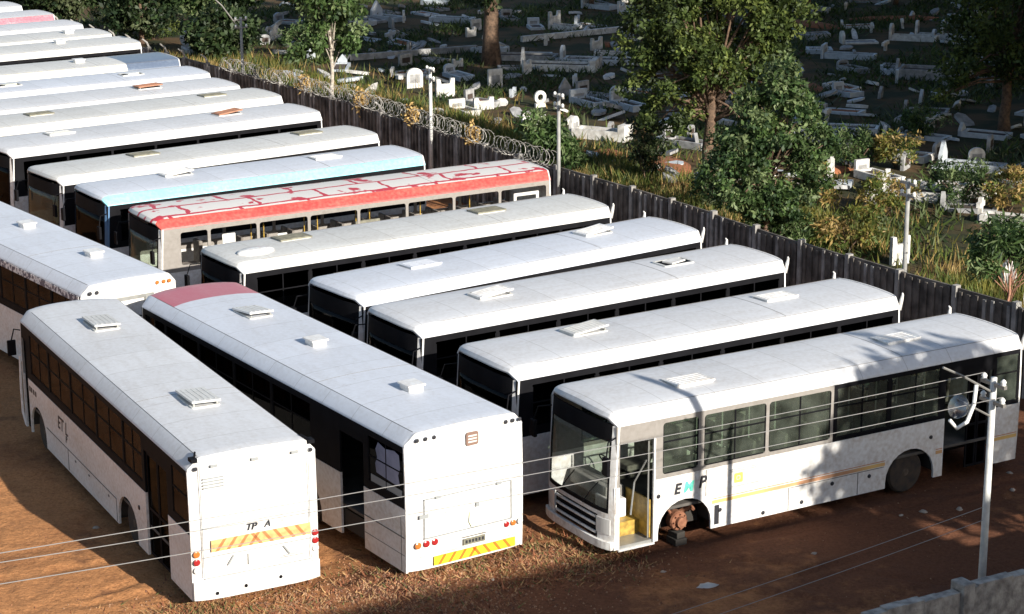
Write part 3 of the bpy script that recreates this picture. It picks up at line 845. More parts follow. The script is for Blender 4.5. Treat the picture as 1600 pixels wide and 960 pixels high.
farrow = [
 ('white bus eighth in the row with one grey hatch toward its front', 507, 185, 216.0, 11.8, dict(roof='roof_a', hatches=((9.3, -0.3, 'flat', 'roof_c'), (3.0, -0.2, 'open', 'vent_orange')))),
 ('white bus in the upper row with two flat tan hatches', 446, 158, 215.5, 12.0, dict(roof='roof_c', hatches=((9.0, -0.3, 'flat', 'vent_yellow'), (2.2, -0.2, 'flat', 'vent_yellow')))),
 ('white bus in the upper row with an orange-brown hatch on its roof', 380, 139, 214.5, 12.0, dict(roof='roof_a', hatches=((3.3, -0.1, 'tall', 'vent_orange'), (10.4, 0.4, 'tall', 'vent_orange')))),
 ('white bus in the upper row with a small dark hole beside its hatch', 333, 120, 212.5, 12.0, dict(roof='roof_b', hatches=((2.9, 0.0, 'hole', 'white'), (7.9, -0.1, 'hole', 'cream')))),
 ('pale greenish bus with a slate blue roof end, before the dark gap', 285, 98, 213.0, 12.0, dict(roof='roof_c', strip='cream', roof_end='blueroof', hatches=((4.0, 0.0, 'vent', 'white'), (8.4, 0.2, 'vent', 'white')))),
 ('white bus in the far part of the row with one white vent at mid roof', 224, 72, 214.5, 12.0, dict(roof='roof_c', hatches=((3.2, -0.3, 'vent', 'white'), (7.8, 0.2, 'vent', 'white')))),
 ('white bus in the far part of the row with a vent close to its rear', 179, 60, 214.5, 12.0, dict(roof='roof_c', hatches=((1.7, 0.2, 'vent', 'white'), (6.5, 0.2, 'vent', 'white')))),
 ('narrow-looking white bus beside the faded red-edged bus', 134, 45, 215.5, 12.0, dict(roof='roof_a', hatches=((5.5, 0.2, 'vent', 'white'),))),
 ('bus with a faded red and pink roof edge near the top left corner', 89, 29, 215.5, 12.0, dict(roof='roof_a', strip='pink', hatches=((3.0, -0.3, 'vent', 'white'),))),
 ('farthest white bus, small in the top left corner', 38, 14, 215.5, 12.0, dict(roof='roof_a', hatches=())),
]
for lab, u, v, t, L, kw in farrow:
    p = back(u, v, 2.95); cx_, cy_ = rear_left(p.x, p.y, t, 2.85)
    bus(lab, cx_, cy_, t, L, 2.85, group=GR_ROW, detail=False, fins=False, **kw)

# ------------------------------------------------ details on bus A
def chevron(parent, y0, y1, z0, z1, bg_, fg_, n, x=-0.045, V=True):
    b = MB(); b.box(x, x - 0.008, y0, y1, z0, z1); bo = b.build('chevron_board', M[bg_], parent)
    s = MB(); wd = (y0 - y1) / n; h = z1 - z0; mid = (y0 + y1) / 2
    for k in range(n):
        ya = y0 - k * wd
        sgn = 1 if ya - wd / 2 < mid else -1       # lean toward the centre
        a0 = ya - wd * 0.30; a1 = ya - wd * 0.62
        sh = sgn * h * 0.75
        def cl(v): return max(min(v, y0), y1)
        pts = [(cl(a0), z0), (cl(a1), z0), (cl(a1 + sh), z1), (cl(a0 + sh), z1)]
        s.panel([pts], lambda u, v, d: (x - 0.0085 - d, u, v), 0.003)
    s.build('chevron_stripe', M[fg_], bo)
    return bo
chevron(A, 0.92, -1.07, 1.24, 1.47, 'orange_pale', 'brown_stripe', 9, -0.055)
text_part('lettering', 'TP', 0.19, rear_mtx(-0.060, 0.13, 1.60), M['letter'], A, 0.3, 0.004)
text_part('lettering', 'A', 0.19, rear_mtx(-0.060, -0.20, 1.60), M['letter'], A, 0.3, 0.0)
pl = MB(); pl.box(-0.05, -0.068, 0.20, -0.28, 0.86, 1.08); pl.build('number_plate', M['plate'], A)
for s in (1, -1):
    for z, m_ in ((1.22, 'lamp_amber' if s > 0 else 'lamp_red'), (1.06, 'lamp_red'), (0.9, 'lamp_clear')):
        lamp_disc(A, 0.012, s * 1.19, z, 0.065, m_)
    lamp_disc(A, 0.0, s * 1.14, 2.90, 0.04, 'letter', 'marker_light')
eh = MB()
for (ya, yb, za, zb) in ((1.08, 1.07, 0.75, 2.95), (-1.07, -1.08, 0.75, 2.95)): eh.box(-0.028, -0.046, ya, yb, za, zb)
for z in (0.72, 1.72, 1.14): eh.box(-0.035, -0.055, 1.06, -1.06, z, z + 0.012)
eh.build('engine_hatch_seam', M['letter_grey'], A)
for yy_ in (0.8, 0.0, -0.8):
    q = MB(); q.box(-0.035, -0.075, yy_ - 0.07, yy_ + 0.07, 2.90, 2.95); q.build('hatch_hinge', M['letter_grey'], A, bevel=0.008)
sm_ = MB()
for k in range(4): sm_.box(-0.045, -0.060, 1.02, 0.62, 2.50 + k * 0.06, 2.525 + k * 0.06)
for k in range(3): sm_.box(-0.045, -0.062, -0.42 - 0.1 * k, -0.95 + 0.15 * k, 0.86 + k * 0.035, 0.87 + k * 0.035)
sm_.box(-0.055, -0.062, 0.56, 0.53, 0.90, 1.12, rot=Matrix.Rotation(0.6, 3, 'X')); sm_.box(-0.055, -0.062, -0.56, -0.59, 0.90, 1.12, rot=Matrix.Rotation(-0.6, 3, 'X'))
sm_.build('small_marking', M['letter_grey'], A)
# bumper of A
bp_ = MB(); bp_.sheet(lambda u, v, d: (0.10 * (abs(u) / 1.275) ** 5 - 0.09 + d, u, v), [1.27 * k / 10 for k in range(-10, 11)], [0.30, 0.34, 0.62, 0.66], 0.05)
bpo = bp_.build('rear_bumper', M['white'], A, bevel=0.01)
for yv, zv in ((0.85, 0.42), (0.28, 0.46), (-0.42, 0.5)):
    q = MB(); q.tube([(-0.092, yv, zv), (-0.105, yv, zv)], 0.035, 8); q.build('tow_hole', M['black'], bpo)
for s in (1, -1):
    q = MB(); q.box(-0.03, 0.16, s * 1.10, s * 1.22, 3.03, 3.10); q.tube([(0.0, s * 1.16, 3.08), (0.25, s * 1.05, 3.14)], 0.02, 6); q.build('roof_bracket', M['black'], A)
# skirt seams, side letters on A's left
hwA = 1.275
text_part('lettering', 'ET L', 0.42, side_mtx(8.55, hwA + 0.003, 1.22), M['letter'], A, 0.2, 0.006)
text_part('lettering', 'P', 0.22, side_mtx(8.3, hwA + 0.003, 0.98), M['letter'], A, 0.2, 0.004)
sk = MB(); sk.box(4.7, 9.9, hwA, hwA + 0.008, 0.78, 0.80); sk.box(4.7, 4.72, hwA, hwA + 0.008, 0.3, 0.78); sk.box(8.2, 8.22, hwA, hwA + 0.008, 0.3, 0.78)
for p in (5.2, 6.6, 7.6): sk.box(p, p + 0.08, hwA, hwA + 0.01, 0.66, 0.70)
sk.build('skirt_seam', M['seam'], A)
mk = MB()
for p in (11.15, 11.0, 10.82, 10.65): mk.box(p, p + 0.1, hwA, hwA + 0.006, 1.30, 1.42)
mk.build('small_marking', M['letter'], A)
lamp_disc(A, 3.15, hwA, 1.12, 0.05, 'letter', 'filler_cap', 'y', 1)
def folded_door(parent, xa, xb, yy, m_='black'):
    d = MB(); n = 2; wd = (xb - xa) / n
    for k in range(n):
        x0 = xa + k * wd
        for (p, q, z0, z1) in ((x0 + 0.01, x0 + 0.05, 0.30, 2.45), (x0 + wd - 0.05, x0 + wd - 0.01, 0.30, 2.45)):
            d.box(p, q, yy - 0.03, yy, z0, z1)
        for z0, z1 in ((0.30, 0.36), (1.25, 1.31), (2.39, 2.45)):
            d.box(x0 + 0.05, x0 + wd - 0.05, yy - 0.03, yy, z0, z1)
    o = d.build('door', M[m_], parent)
    gz = MB()
    for k in range(n):
        x0 = xa + k * wd; gz.box(x0 + 0.05, x0 + wd - 0.05, yy - 0.018, yy - 0.012, 0.36, 1.25); gz.box(x0 + 0.05, x0 + wd - 0.05, yy - 0.018, yy - 0.012, 1.31, 2.39)
    gz.build('door_glass', M['glass_dark'], o)
    return o
folded_door(A, 1.36, 2.68, hwA - 0.05)
folded_door(A, 11.34, 11.72, hwA - 0.05)
fl_ = MB(); fl_.tube([(11.84, hwA + 0.02, 2.0), (11.90, hwA + 0.03, 1.2), (11.88, hwA + 0.03, 0.6), (11.75, hwA + 0.0, 0.32)], 0.03, 6)
fl_.build('front_guard_bar', M['white'], A)

# ------------------------------------------------ details on bus B
hwB = 1.35
chevron(Bb, 0.80, -1.08, 0.36, 0.55, 'yellow_refl', 'orange', 8, -0.045)
for k in range(3):
    lamp_disc(Bb, -0.012, 1.12 - 0.19 * k, 2.97, 0.042, 'letter', 'marker_light')
    lamp_disc(Bb, -0.012, -0.90 - 0.16 * k, 2.97, 0.042, 'letter', 'marker_light')
    lamp_disc(Bb, -0.02, 1.14 - 0.19 * k, 0.84, 0.07, ('lamp_amber', 'lamp_red', 'lamp_red')[k])
    lamp_disc(Bb, -0.02, -0.90 - 0.16 * k, 0.84, 0.06, ('lamp_red', 'lamp_amber', 'lamp_clear')[k])
v_ = MB(); v_.panel([rrect(-0.24, 0.04, 2.66, 2.93, 0.05)], lambda u, v, d: (-0.035 - d, u, v), 0.02)
M['vent_brown'] = mat('brown_vent', (0.20, 0.12, 0.09), 0.6)
vo = v_.build('rear_vent', M['vent_brown'], Bb)
v2 = MB()
for k in range(3): v2.box(-0.056, -0.062, -0.20, 0.0, 2.72 + k * 0.06, 2.75 + k * 0.06)
v2.build('vent_louvre', M['plate'], vo)
p_ = MB(); p_.box(-0.05, -0.064, 0.13, -0.37, 0.63, 0.76); po = p_.build('number_plate', M['vent_yellow'], Bb)
p2 = MB()
for k in range(6): p2.box(-0.0645, -0.068, 0.09 - 0.075 * k, 0.04 - 0.075 * k, 0.665, 0.73)
p2.build('plate_characters', M['letter'], po)
pr = MB(); pr.box(-0.05, -0.066, 0.16, -0.40, 0.79, 0.805); pr.build('plate_bracket', M['seam'], Bb)
lg = MB(); lg.panel([[(-0.22, 0.98), (-0.06, 0.98), (0.0, 1.1), (-0.02, 1.3), (-0.16, 1.26), (-0.26, 1.12)]], lambda u, v, d: (-0.055 - d, u, v), 0.004)
lg.build('emblem', M['logo_lime'], Bb)
sm2 = MB()
sm2.box(-0.055, -0.062, 0.55, -0.25, 1.40, 1.41); sm2.box(-0.055, -0.062, 0.52, 0.05, 1.30, 1.308)
sm2.box(-0.05, -0.062, 1.12, 0.92, 1.38, 1.46); sm2.box(-0.055, -0.07, -0.16, -0.24, 1.38, 1.46)
sm2.box(-0.052, -0.06, 1.1, -1.1, 0.60, 0.606)
sm2.build('small_marking', M['letter_grey'], Bb)
es = MB()
for ya in (1.0, -1.0): es.box(-0.030, -0.056, ya - 0.006, ya + 0.006, 0.95, 1.75)
for z in (0.95, 1.75): es.box(-0.030, -0.064, -1.0, 1.0, z, z + 0.012)
es.build('engine_hatch_seam', M['letter_grey'], Bb)
for yy_ in (0.7, -0.7):
    q = MB(); q.box(-0.04, -0.08, yy_ - 0.06, yy_ + 0.06, 1.73, 1.78); q.build('hatch_hinge', M['letter_grey'], Bb, bevel=0.008)
# film torn over the rear side window
tf = MB()
tf.panel([[(0.32, 2.62), (0.50, 2.66), (0.85, 2.60), (1.12, 2.66), (1.22, 2.5), (1.16, 2.34), (1.24, 2.2), (1.20, 2.02), (0.9, 2.0), (0.46, 1.98), (0.30, 2.0), (0.36, 2.2), (0.28, 2.36)]],
         lambda u, v, d: (u, hwB - 0.02 + d, v), 0.004)
tf.build('torn_film', M['lilac'], Bb)
tf = MB(); tf.box(0.22, 1.42, hwB - 0.020, hwB - 0.014, 1.70, 1.93); tf.build('window_sticker', M['letter_grey'], Bb)
sk = MB(); sk.box(0.12, 1.68, hwB, hwB + 0.008, 0.98, 1.0); sk.box(0.12, 1.68, hwB, hwB + 0.006, 0.62, 0.63); sk.box(0.25, 0.26, hwB, hwB + 0.006, 0.3, 1.4)
sk.build('skirt_seam', M['seam'], Bb)
# L details : rear lamps cluster, speckled strip
for s, yy in ((1, 1.08), (1, 0.90), (-1, -1.05), (-1, -0.9), (-1, -0.72)):
    lamp_disc(Lb, -0.02, yy, 2.92, 0.05, 'letter' if s > 0 else 'lamp_amber', 'marker_light')
q = MB(); q.box(0.2, 11.2, 1.28, 1.292, 2.66, 2.83); q.build('lettering_strip', M['specks'], Lb)
q = MB(); q.box(-0.04, -0.07, 0.5, -0.6, 2.62, 2.70); q.box(-0.04, -0.09, -0.35, -0.55, 2.5, 2.66); q.build('rear_bracket', M['alu'], Lb)

# ------------------------------------------------ details on bus C
def cside(name, pts, m_, th=0.004, off=0.0):
    b = MB(); b.panel([pts], lambda u, v, d: (u, hwC + off + d, v), th); return b.build(name, M[m_], C)
text_part('lettering', 'E', 0.30, side_mtx(9.27, hwC + 0.003, 1.28), M['letter'], C, 0.2, 0.012)
text_part('lettering', 'M', 0.30, side_mtx(9.0, hwC + 0.003, 1.28), M['letter_green'], C, 0.2, 0.012)
text_part('lettering', 'P', 0.34, side_mtx(8.66, hwC + 0.003, 1.32), M['letter'], C, 0.2, 0.012)
text_part('lettering', 'A', 0.34, side_mtx(8.32, hwC + 0.003, 1.30), M['letter_pink'], C, 0.2, 0.03)
em = MB()
em.panel([rrect(7.64, 7.86, 1.15, 1.36, 0.03), rrect(7.70, 7.80, 1.21, 1.30, 0.02)], lambda u, v, d: (u, hwC + d, v), 0.004)
em.box(7.72, 7.78, hwC, hwC + 0.004, 1.225, 1.285); em.build('emblem', M['logo_yellow'], C)
for (a, b2, z) in ((7.98, 7.25, 1.44), (7.95, 7.3, 1.40), (7.9, 7.2, 1.07)): cside('small_marking', [(b2, z), (a, z), (a, z + 0.016), (b2, z + 0.016)], 'letter_grey')
for (a, b2) in ((3.88, 8.40), (2.28, 2.46), (0.12, 0.88)):
    cside('side_stripe', [(a, 0.80), (b2, 0.80), (b2, 0.875), (a, 0.875)], 'stripe_y')
    cside('side_stripe', [(a, 0.90), (b2, 0.90), (b2, 0.915), (a, 0.915)], 'brown_stripe')
for a, z0, z1 in ((6.44, 0.28, 0.78), (4.6, 0.28, 0.78), (8.55, 1.0, 1.57)): cside('panel_seam', [(a, z0), (a + 0.02, z0), (a + 0.02, z1), (a, z1)], 'seam')
cside('panel_seam', [(3.9, 0.765), (6.44, 0.765), (6.44, 0.78), (3.9, 0.78)], 'seam')
for a, z in ((6.1, 0.40), (5.3, 0.66), (4.3, 0.64), (7.1, 0.36), (9.72, 1.22), (2.62, 1.22), (8.2, 0.64)):
    lamp_disc(C, a, hwC, z, 0.045, 'letter', 'filler_cap', 'y', 1)
cside('side_marker', [(8.22, 0.34), (8.34, 0.34), (8.34, 0.76), (8.22, 0.76)], 'letter')
# open doorway fittings
st = MB(); st.box(9.84, 10.63, 0.35, hwC - 0.04, 0.26, 0.32); so = st.build('door_step', M['alu'], C)
st = MB(); st.box(9.88, 10.60, 0.30, 0.78, 0.32, 0.62); st.build('door_step', M['yellow'], C)
st = MB(); st.box(9.84, 9.88, 0.3, hwC - 0.08, 0.35, 1.15); st.build('step_panel', M['yellow'], C)
st = MB(); st.box(10.02, 10.4, -0.05, 0.55, 0.62, 1.02); st.build('engine_cover', M['white_dirty'], C, bevel=0.03)
dr = MB()
dr.tube([(9.9, hwC - 0.1, 0.35), (9.9, hwC - 0.1, 2.4)], 0.018, 6); dr.tube([(10.3, hwC - 0.12, 0.9), (10.1, hwC - 0.3, 1.5), (9.95, hwC - 0.1, 2.0)], 0.018, 6)
dr.build('handrail', M['alu'], C)
dp = MB(); dp.box(9.80, 9.84, hwC - 0.04, hwC + 0.01, 0.25, 2.48); dp.box(10.64, 10.67, hwC - 0.1, hwC - 0.01, 0.25, 2.8); dp.box(9.80, 10.66, hwC - 0.05, hwC + 0.01, 0.22, 0.26)
dp.build('door_frame', M['white'], C)
folded_door(C, 0.93, 1.55, hwC - 0.08)
# bare front hub
hb = MB()
hb.lathe([(0.20, -0.16), (0.21, 0.0), (0.19, 0.04), (0.12, 0.06), (0.11, 0.14), (0.06, 0.16)], (9.07, hwC - 0.22, 0.50), n=20)
for k in range(8):
    a = 2 * pi * k / 8; hb.tube([(9.07 + 0.155 * cos(a), hwC - 0.18, 0.50 + 0.155 * sin(a)), (9.07 + 0.155 * cos(a), hwC - 0.12, 0.50 + 0.155 * sin(a))], 0.014, 6)
hb.tube([(9.07, hwC - 0.3, 0.5), (9.07, -hwC + 0.3, 0.5)], 0.07, 8)
hb.tube([(9.0, hwC - 0.35, 0.6), (8.75, hwC - 0.3, 0.72), (8.6, hwC - 0.4, 0.62)], 0.06, 8)
hb.tube([(9.15, hwC - 0.35, 0.6), (9.35, hwC - 0.3, 0.86), (9.5, hwC - 0.35, 0.72)], 0.035, 8)
hb.build('wheel_hub', M['rust'], C)
bl = MB()
bl.box(8.93, 9.21, hwC - 0.45, hwC - 0.1, 0.0, 0.14); bl.box(8.96, 9.18, hwC - 0.42, hwC - 0.14, 0.14, 0.27, rot=Matrix.Rotation(0.15, 3, 'Z'))
blk = bl.build('wooden_block', M['under'], None, bevel=0.01)
ca = radians(210); blk.location = (10.70, 44.42, 0); blk.rotation_euler = (0, 0, ca)
tag(blk, 'dark blocks stacked under the rusty bare hub of the derelict bus', 'block')
# things inside D5 and D7
for (x0, x1, z0, z1, m_) in ((6.0, 6.8, 1.75, 2.35, 'vent_yellow'), (2.6, 3.1, 1.75, 2.2, 'plate'), (10.6, 11.0, 1.7, 2.5, 'plate'), (9.0, 9.3, 1.66, 2.3, 'plate'), (0.5, 1.4, 1.75, 2.55, 'plate')):
    b = MB(); b.panel([rrect(x0, x1, z0, z1, 0.03)] + ([rrect(x0 + 0.1, x1 - 0.1, z0 + 0.1, z1 - 0.1, 0.03)] if x0 < 1 else []), lambda u, v, d: (u, 1.22 - d, v), 0.02); b.build('loose_panel', M[m_], D5)
b = MB(); L5 = 12.9
b.tube([(L5 - 0.35, 1.0, 2.45), (L5 - 0.2, 0.2, 2.5), (L5 - 0.35, -1.0, 2.45)], 0.03, 6)
b.tube([(L5 - 0.2, 0.95, 1.2), (L5 - 0.35, 0.9, 2.45)], 0.03, 6); b.build('windscreen_rail', M['white'], D5)
for ya, yb in ((-1.0, -0.1), (0.0, 0.35)):
    b = MB(); b.sheet(lambda u, v, d: (11.7 - 0.75 + 0.04 * sin(u * 22) + 0 * v, u, v), [ya + (yb - ya) * k / 14 for k in range(15)], [1.0, 1.6, 2.5], None)
    b.build('hung_cloth', M['cloth'], D7)
b = MB(); b.box(10.9 - 0.62, 10.9 - 0.6, -0.55, -0.2, 2.3, 2.62); b.build('notice_board', M['orange_pale'], D6)

# ------------------------------------------------------------------ boundary wall
M['wall'] = mat('stained_dark_concrete', (0.16, 0.14, 0.12), 0.9, col2=(0.045, 0.04, 0.035), scale=2.2, bump=0.4, bscale=9)
M['wallpost'] = mat('pale_concrete_post', (0.34, 0.33, 0.31), 0.9, col2=(0.16, 0.15, 0.14), scale=3)
M['galv'] = mat('galvanised_wire', (0.26, 0.25, 0.235), 0.5, 0.4, var=0.3)
WH = 2.3
wr_ = empty('boundary_wall', (WL[6].x, WL[6].y, 0)); wr_loc = Vector((WL[6].x, WL[6].y, 0))
tag(wr_, 'dark precast concrete wall with upright ribs between buses and cemetery', 'wall')
pan = MB(); posts = []
path = []
for a, b2 in zip(WL[:-1], WL[1:]):
    n = max(1, round((b2 - a).length / 2.1))
    for k in range(n): path.append(a.lerp(b2, k / n))
path.append(WL[-1])
def seg_box(mb, a, b2, off0, off1, z0, z1, mi=0):
    d = (b2 - a).normalized(); nrm = Vector((-d.y, d.x))
    p = [a + nrm * off0, b2 + nrm * off0, b2 + nrm * off1, a + nrm * off1]
    v = [(q.x - wr_loc.x, q.y - wr_loc.y, z0) for q in p] + [(q.x - wr_loc.x, q.y - wr_loc.y, z1) for q in p]
    mb.add(v, [(0, 3, 2, 1), (4, 5, 6, 7), (0, 1, 5, 4), (1, 2, 6, 5), (2, 3, 7, 6), (3, 0, 4, 7)], mi)
for i, (a, b2) in enumerate(zip(path[:-1], path[1:])):
    d = (b2 - a); ln = d.length; d = d.normalized()
    top = WH + R.uniform(-0.04, 0.04)
    seg_box(pan, a + d * 0.07, b2 - d * 0.07, -0.03, 0.03, 0, top)
    nb = 7
    for k in range(nb):
        c = a + d * (0.07 + (ln - 0.14) * (k + 0.5) / nb)
        seg_box(pan, c - d * 0.05, c + d * 0.05, 0.03, 0.075, 0.0, top - R.uniform(0.0, 0.10), 1 if R.random() < 0.35 else 0)
pan.build('wall_panel', [M['wall'], M['wallpost']], wr_)
for i, p in enumerate(path):
    pb = MB(); d = (path[min(i + 1, len(path) - 1)] - path[max(0, i - 1)]).normalized(); nrm = Vector((-d.y, d.x))
    q = Vector((p.x - wr_loc.x, p.y - wr_loc.y))
    seg_box(pb, p - d * 0.07, p + d * 0.07, -0.08, 0.10, 0, WH + 0.08)
    if i > 20: pb.tube([(q.x, q.y, WH + 0.05), (q.x + nrm.x * 0.1, q.y + nrm.y * 0.1, WH + 0.3), (q.x + nrm.x * 0.32, q.y + nrm.y * 0.32, WH + 0.48)], [0.05, 0.045, 0.03], 6)
    pb.build('wall_post', M['wallpost'], wr_)
# razor wire
def coil(a, b2, z, label, r=0.27):
    o = MB(); d = (b2 - a); ln = d.length; d = d.normalized(); nrm = Vector((-d.y, d.x))
    turns = int(ln / 0.24); N = turns * 14
    pts = []
    for k in range(N):
        t = k / (N - 1); an = 2 * pi * turns * t
        rr = r * (1 + 0.12 * sin(an * 0.37) )
        c = a + d * (ln * t + 0.12 * sin(an)) + nrm * (0.12 + rr * cos(an))
        pts.append((c.x - a.x, c.y - a.y, z + rr * sin(an)))
    o.tube(pts, 0.009, 4)
    for k in range(0, N, 3):
        p = pts[k]; s = 0.035
        o.add([(p[0] - s, p[1], p[2]), (p[0] + s, p[1], p[2]), (p[0], p[1], p[2] + s)], [(0, 1, 2)])
    ob = o.build('razor_wire', M['galv']); ob.location = (a.x, a.y, 0)
    tag(ob, label, 'razor wire', 'razor wire coils on the boundary wall')
    return ob
def wp(s):  # point along the wall by fraction of its index
    i = int(s); return WL[i].lerp(WL[i + 1], s - i)
coil(wp(7.9), wp(8.9), WH + 0.32, 'razor wire coil on the wall just right of the tall white pole')
coil(wp(8.95), wp(9.6), WH + 0.34, 'razor wire coil on the wall left of the white insulator pole')
coil(wp(9.6), wp(10.4), WH + 0.30, 'razor wire coil on the wall beside the pale-trunked tree')
coil(wp(10.5), wp(11.4), WH + 0.28, 'razor wire coil on the wall below the sunlit bank, left of the pale-trunked tree')
coil(wp(7.0), wp(7.8), WH + 0.25, 'razor wire coil on the wall directly behind the tail of the red-roofed bus')
coil(wp(1.0), wp(1.9), WH + 0.24, 'loose razor wire coil on the wall at the right edge')
M['dry'] = mat('sunlit_cap_yellow', (0.50, 0.33, 0.12), 0.9, var=0.5, scale=12)  # loose warm flecks stand in for the yellow sunlit post caps
for s, lab in ((8.15, 'nearest the tall white pole'), (8.95, 'between the two razor wire runs'), (9.6, 'left of the insulator pole'), (10.35, 'beside the pale tree trunk')):
    p = wp(s); cb = MB(); rr = random.Random(int(s * 100))
    for k in range(260):
        a = Vector((rr.gauss(0, 0.12), rr.gauss(0, 0.12), WH + 0.25 + rr.gauss(0, 0.18))); u = Vector((rr.uniform(-1, 1), rr.uniform(-1, 1), rr.uniform(-1, 1))).normalized() * 0.08
        v = u.cross(Vector((rr.uniform(-1, 1), rr.uniform(-1, 1), rr.uniform(-1, 1)))).normalized() * 0.04
        cb.add([a, a + u + v, a + u * 2, a + u - v], [(0, 1, 2, 3)])
    ob = cb.build('post_cap_flecks', M['dry'], recalc=False); ob.location = (p.x, p.y, 0)
    tag(ob, 'yellow flecks for a sunlit wall post cap, ' + lab, 'plant', 'yellow sunlit caps on the wall posts')

# ------------------------------------------------------------------ poles
M['pole'] = mat('painted_pole', (0.66, 0.66, 0.63), 0.6, var=0.25, scale=5)
M['poledark'] = mat('weathered_pole', (0.30, 0.30, 0.29), 0.7, var=0.3)
M['porcelain'] = mat('white_porcelain', (0.75, 0.75, 0.72), 0.25)
def pole(x, y, h, label, heading=30, lamp=None, r=0.065, dark=False, stay=False, group='low-voltage poles'):
    t = empty('utility_pole', (x, y, 0), radians(heading)); tag(t, label, 'pole', group)
    b = MB(); b.tube([(0, 0, -0.05), (0, 0, h * 0.5), (0, 0, h)], [r * 1.15, r, r * 0.85], 12); b.build('shaft', M['poledark' if dark else 'pole'], t, smooth=True)
    for z in (h - 0.12, h - 0.45):
        cb = MB(); cb.box(-0.035, 0.035, -0.30, 0.30, z - 0.03, z + 0.03); co_ = cb.build('crossarm', M['galv'], t)
        for s in (-1, 1):
            ib = MB(); ib.lathe([(0.02, 0.0), (0.052, 0.02), (0.038, 0.045), (0.055, 0.07), (0.04, 0.10), (0.015, 0.125)], (0, s * 0.24, z + 0.02), axis='z', n=12)
            ib.build('insulator', M['porcelain'], co_, smooth=True)
    if lamp:
        ax, ay, lh = lamp
        ab = MB(); ab.tube([(0, 0, h - 0.6), (ax * 0.5, ay * 0.5, h - 0.6 + lh * 0.6), (ax, ay, h - 0.6 + lh)], 0.028, 8); ao = ab.build('lamp_arm', M['galv'], t)
        lb = MB(); lb.lathe([(0.03, 0.10), (0.12, 0.06), (0.17, -0.02), (0.16, -0.05)], (ax * 1.12, ay * 1.12, h - 0.6 + lh), axis='z', n=16)
        lb.build('lamp_head', M['porcelain'], ao, smooth=True)
    return t
fp = back(1555, 590, 5.0)
FP = (fp.x - 0.02, fp.y)
P0 = pole(FP[0], FP[1], 5.0, 'pale painted pole in the right foreground with a round lamp bowl on a stay', 30, r=0.068)
# side bracket with bowl lamp
br_ = MB()
br_.tube([(-0.05, 0, 4.75), (-0.75, 0.0, 5.15), (-1.15, 0.05, 5.35)], 0.022, 6); br_.tube([(-0.05, 0, 4.3), (-0.85, 0, 4.75)], 0.02, 6)
bro = br_.build('lamp_bracket', M['galv'], P0)
bw = MB()
prof_ = [(0.03, 0.02), (0.12, 0.0), (0.20, -0.07), (0.25, -0.17), (0.25, -0.22)]
bw.lathe(prof_, (0, 0, 0), axis='z', n=20)
rot = Matrix.Rotation(radians(115), 3, 'Y') @ Matrix.Scale(0.85, 3)
bw.v = [tuple(rot @ Vector(p) + Vector((-0.70, -0.05, 4.55))) for p in bw.v]
M['bowl'] = glass('scuffed_lamp_bowl', (0.75, 0.78, 0.82), 0.5, 0.3)
bw.build('lamp_bowl', M['bowl'], bro, smooth=True)
hp = MB(); hp.tube([(-0.45, -0.05, 4.95), (-0.48, -0.05, 4.6), (-0.62, -0.05, 4.3), (-0.85, -0.05, 4.22), (-1.02, -0.05, 4.4)], 0.035, 8)
hp.build('bowl_ring', M['porcelain'], bro, smooth=True)

for (u, v, h, lab, dk) in ((1420, 280, 4.7, 'thin pole with insulators rising from the wall behind the second bus', True), (873, 146, 4.8, 'thin weathered pole beside the leafy shrub above the red-roofed bus', True),
                           (672, 105, 4.6, 'bright white pole with four insulators above the wall', False)):
    p = back(u, v, h); pole(p.x, p.y, h, lab, 30, dark=dk, group='poles along the boundary wall')
p = back(376, 27, 4.6); pole(p.x, p.y, 4.6, 'pole with a long slanting lamp arm near the top left', 120, lamp=(0.2, 1.6, 1.9), dark=True, group='poles along the boundary wall')
pole(10.68, 30.12, 8.4, 'utility pole outside the right edge that shades the derelict bus roof', 30, r=0.12)
pole(-11.6, 21.6, 6.0, 'utility pole outside the left edge holding the far wire ends', 30, r=0.09)

# wires
M['wire'] = mat('bare_aluminium_wire', (0.30, 0.29, 0.28), 0.5, 0.3)
def wire(p, q, sag, label, r=0.0062):
    p = Vector(p); q = Vector(q); N = 30
    pts = []
    for k in range(N + 1):
        t = k / N; c = p.lerp(q, t); c.z -= sag * 4 * t * (1 - t); pts.append(c - p)
    b = MB(); b.tube(pts, r, 5); o = b.build('overhead_wire', M['wire']); o.location = p
    tag(o, label, 'wire', 'overhead wires')
    return o
hd = Vector((cos(radians(120)), sin(radians(120)), 0)) * 0.24
A0 = Vector((FP[0], FP[1], 0)); B0 = Vector((-11.6, 21.6, 0))
wire(A0 + hd + Vector((0, 0, 5.03)), B0 + hd + Vector((0, 0, 5.90)), 0.16, 'topmost overhead wire crossing below the front buses from the pale pole')
wire(A0 + hd + Vector((0, 0, 4.72)), B0 + hd + Vector((0, 0, 5.83)), 0.16, 'middle overhead wire crossing below the front buses from the pale pole')
wire(A0 - hd + Vector((0, 0, 4.70)), B0 - hd + Vector((0, 0, 5.74)), 0.20, 'lowest overhead wire crossing below the front buses from the pale pole')
for k, (du, lab) in enumerate(((0, 'upper thin wire slanting over the shaded soil at lower right'), (42, 'lower thin wire slanting over the shaded soil at lower right'))):
    a = back(1512, 700 + du * 0.5, 2.6 - 0.25 * k); e = back(880, 975 + du * 0.6, 1.2)
    wire((FP[0], FP[1], a.z), (e.x, e.y - 1.0, e.z), 0.05, lab, 0.006)

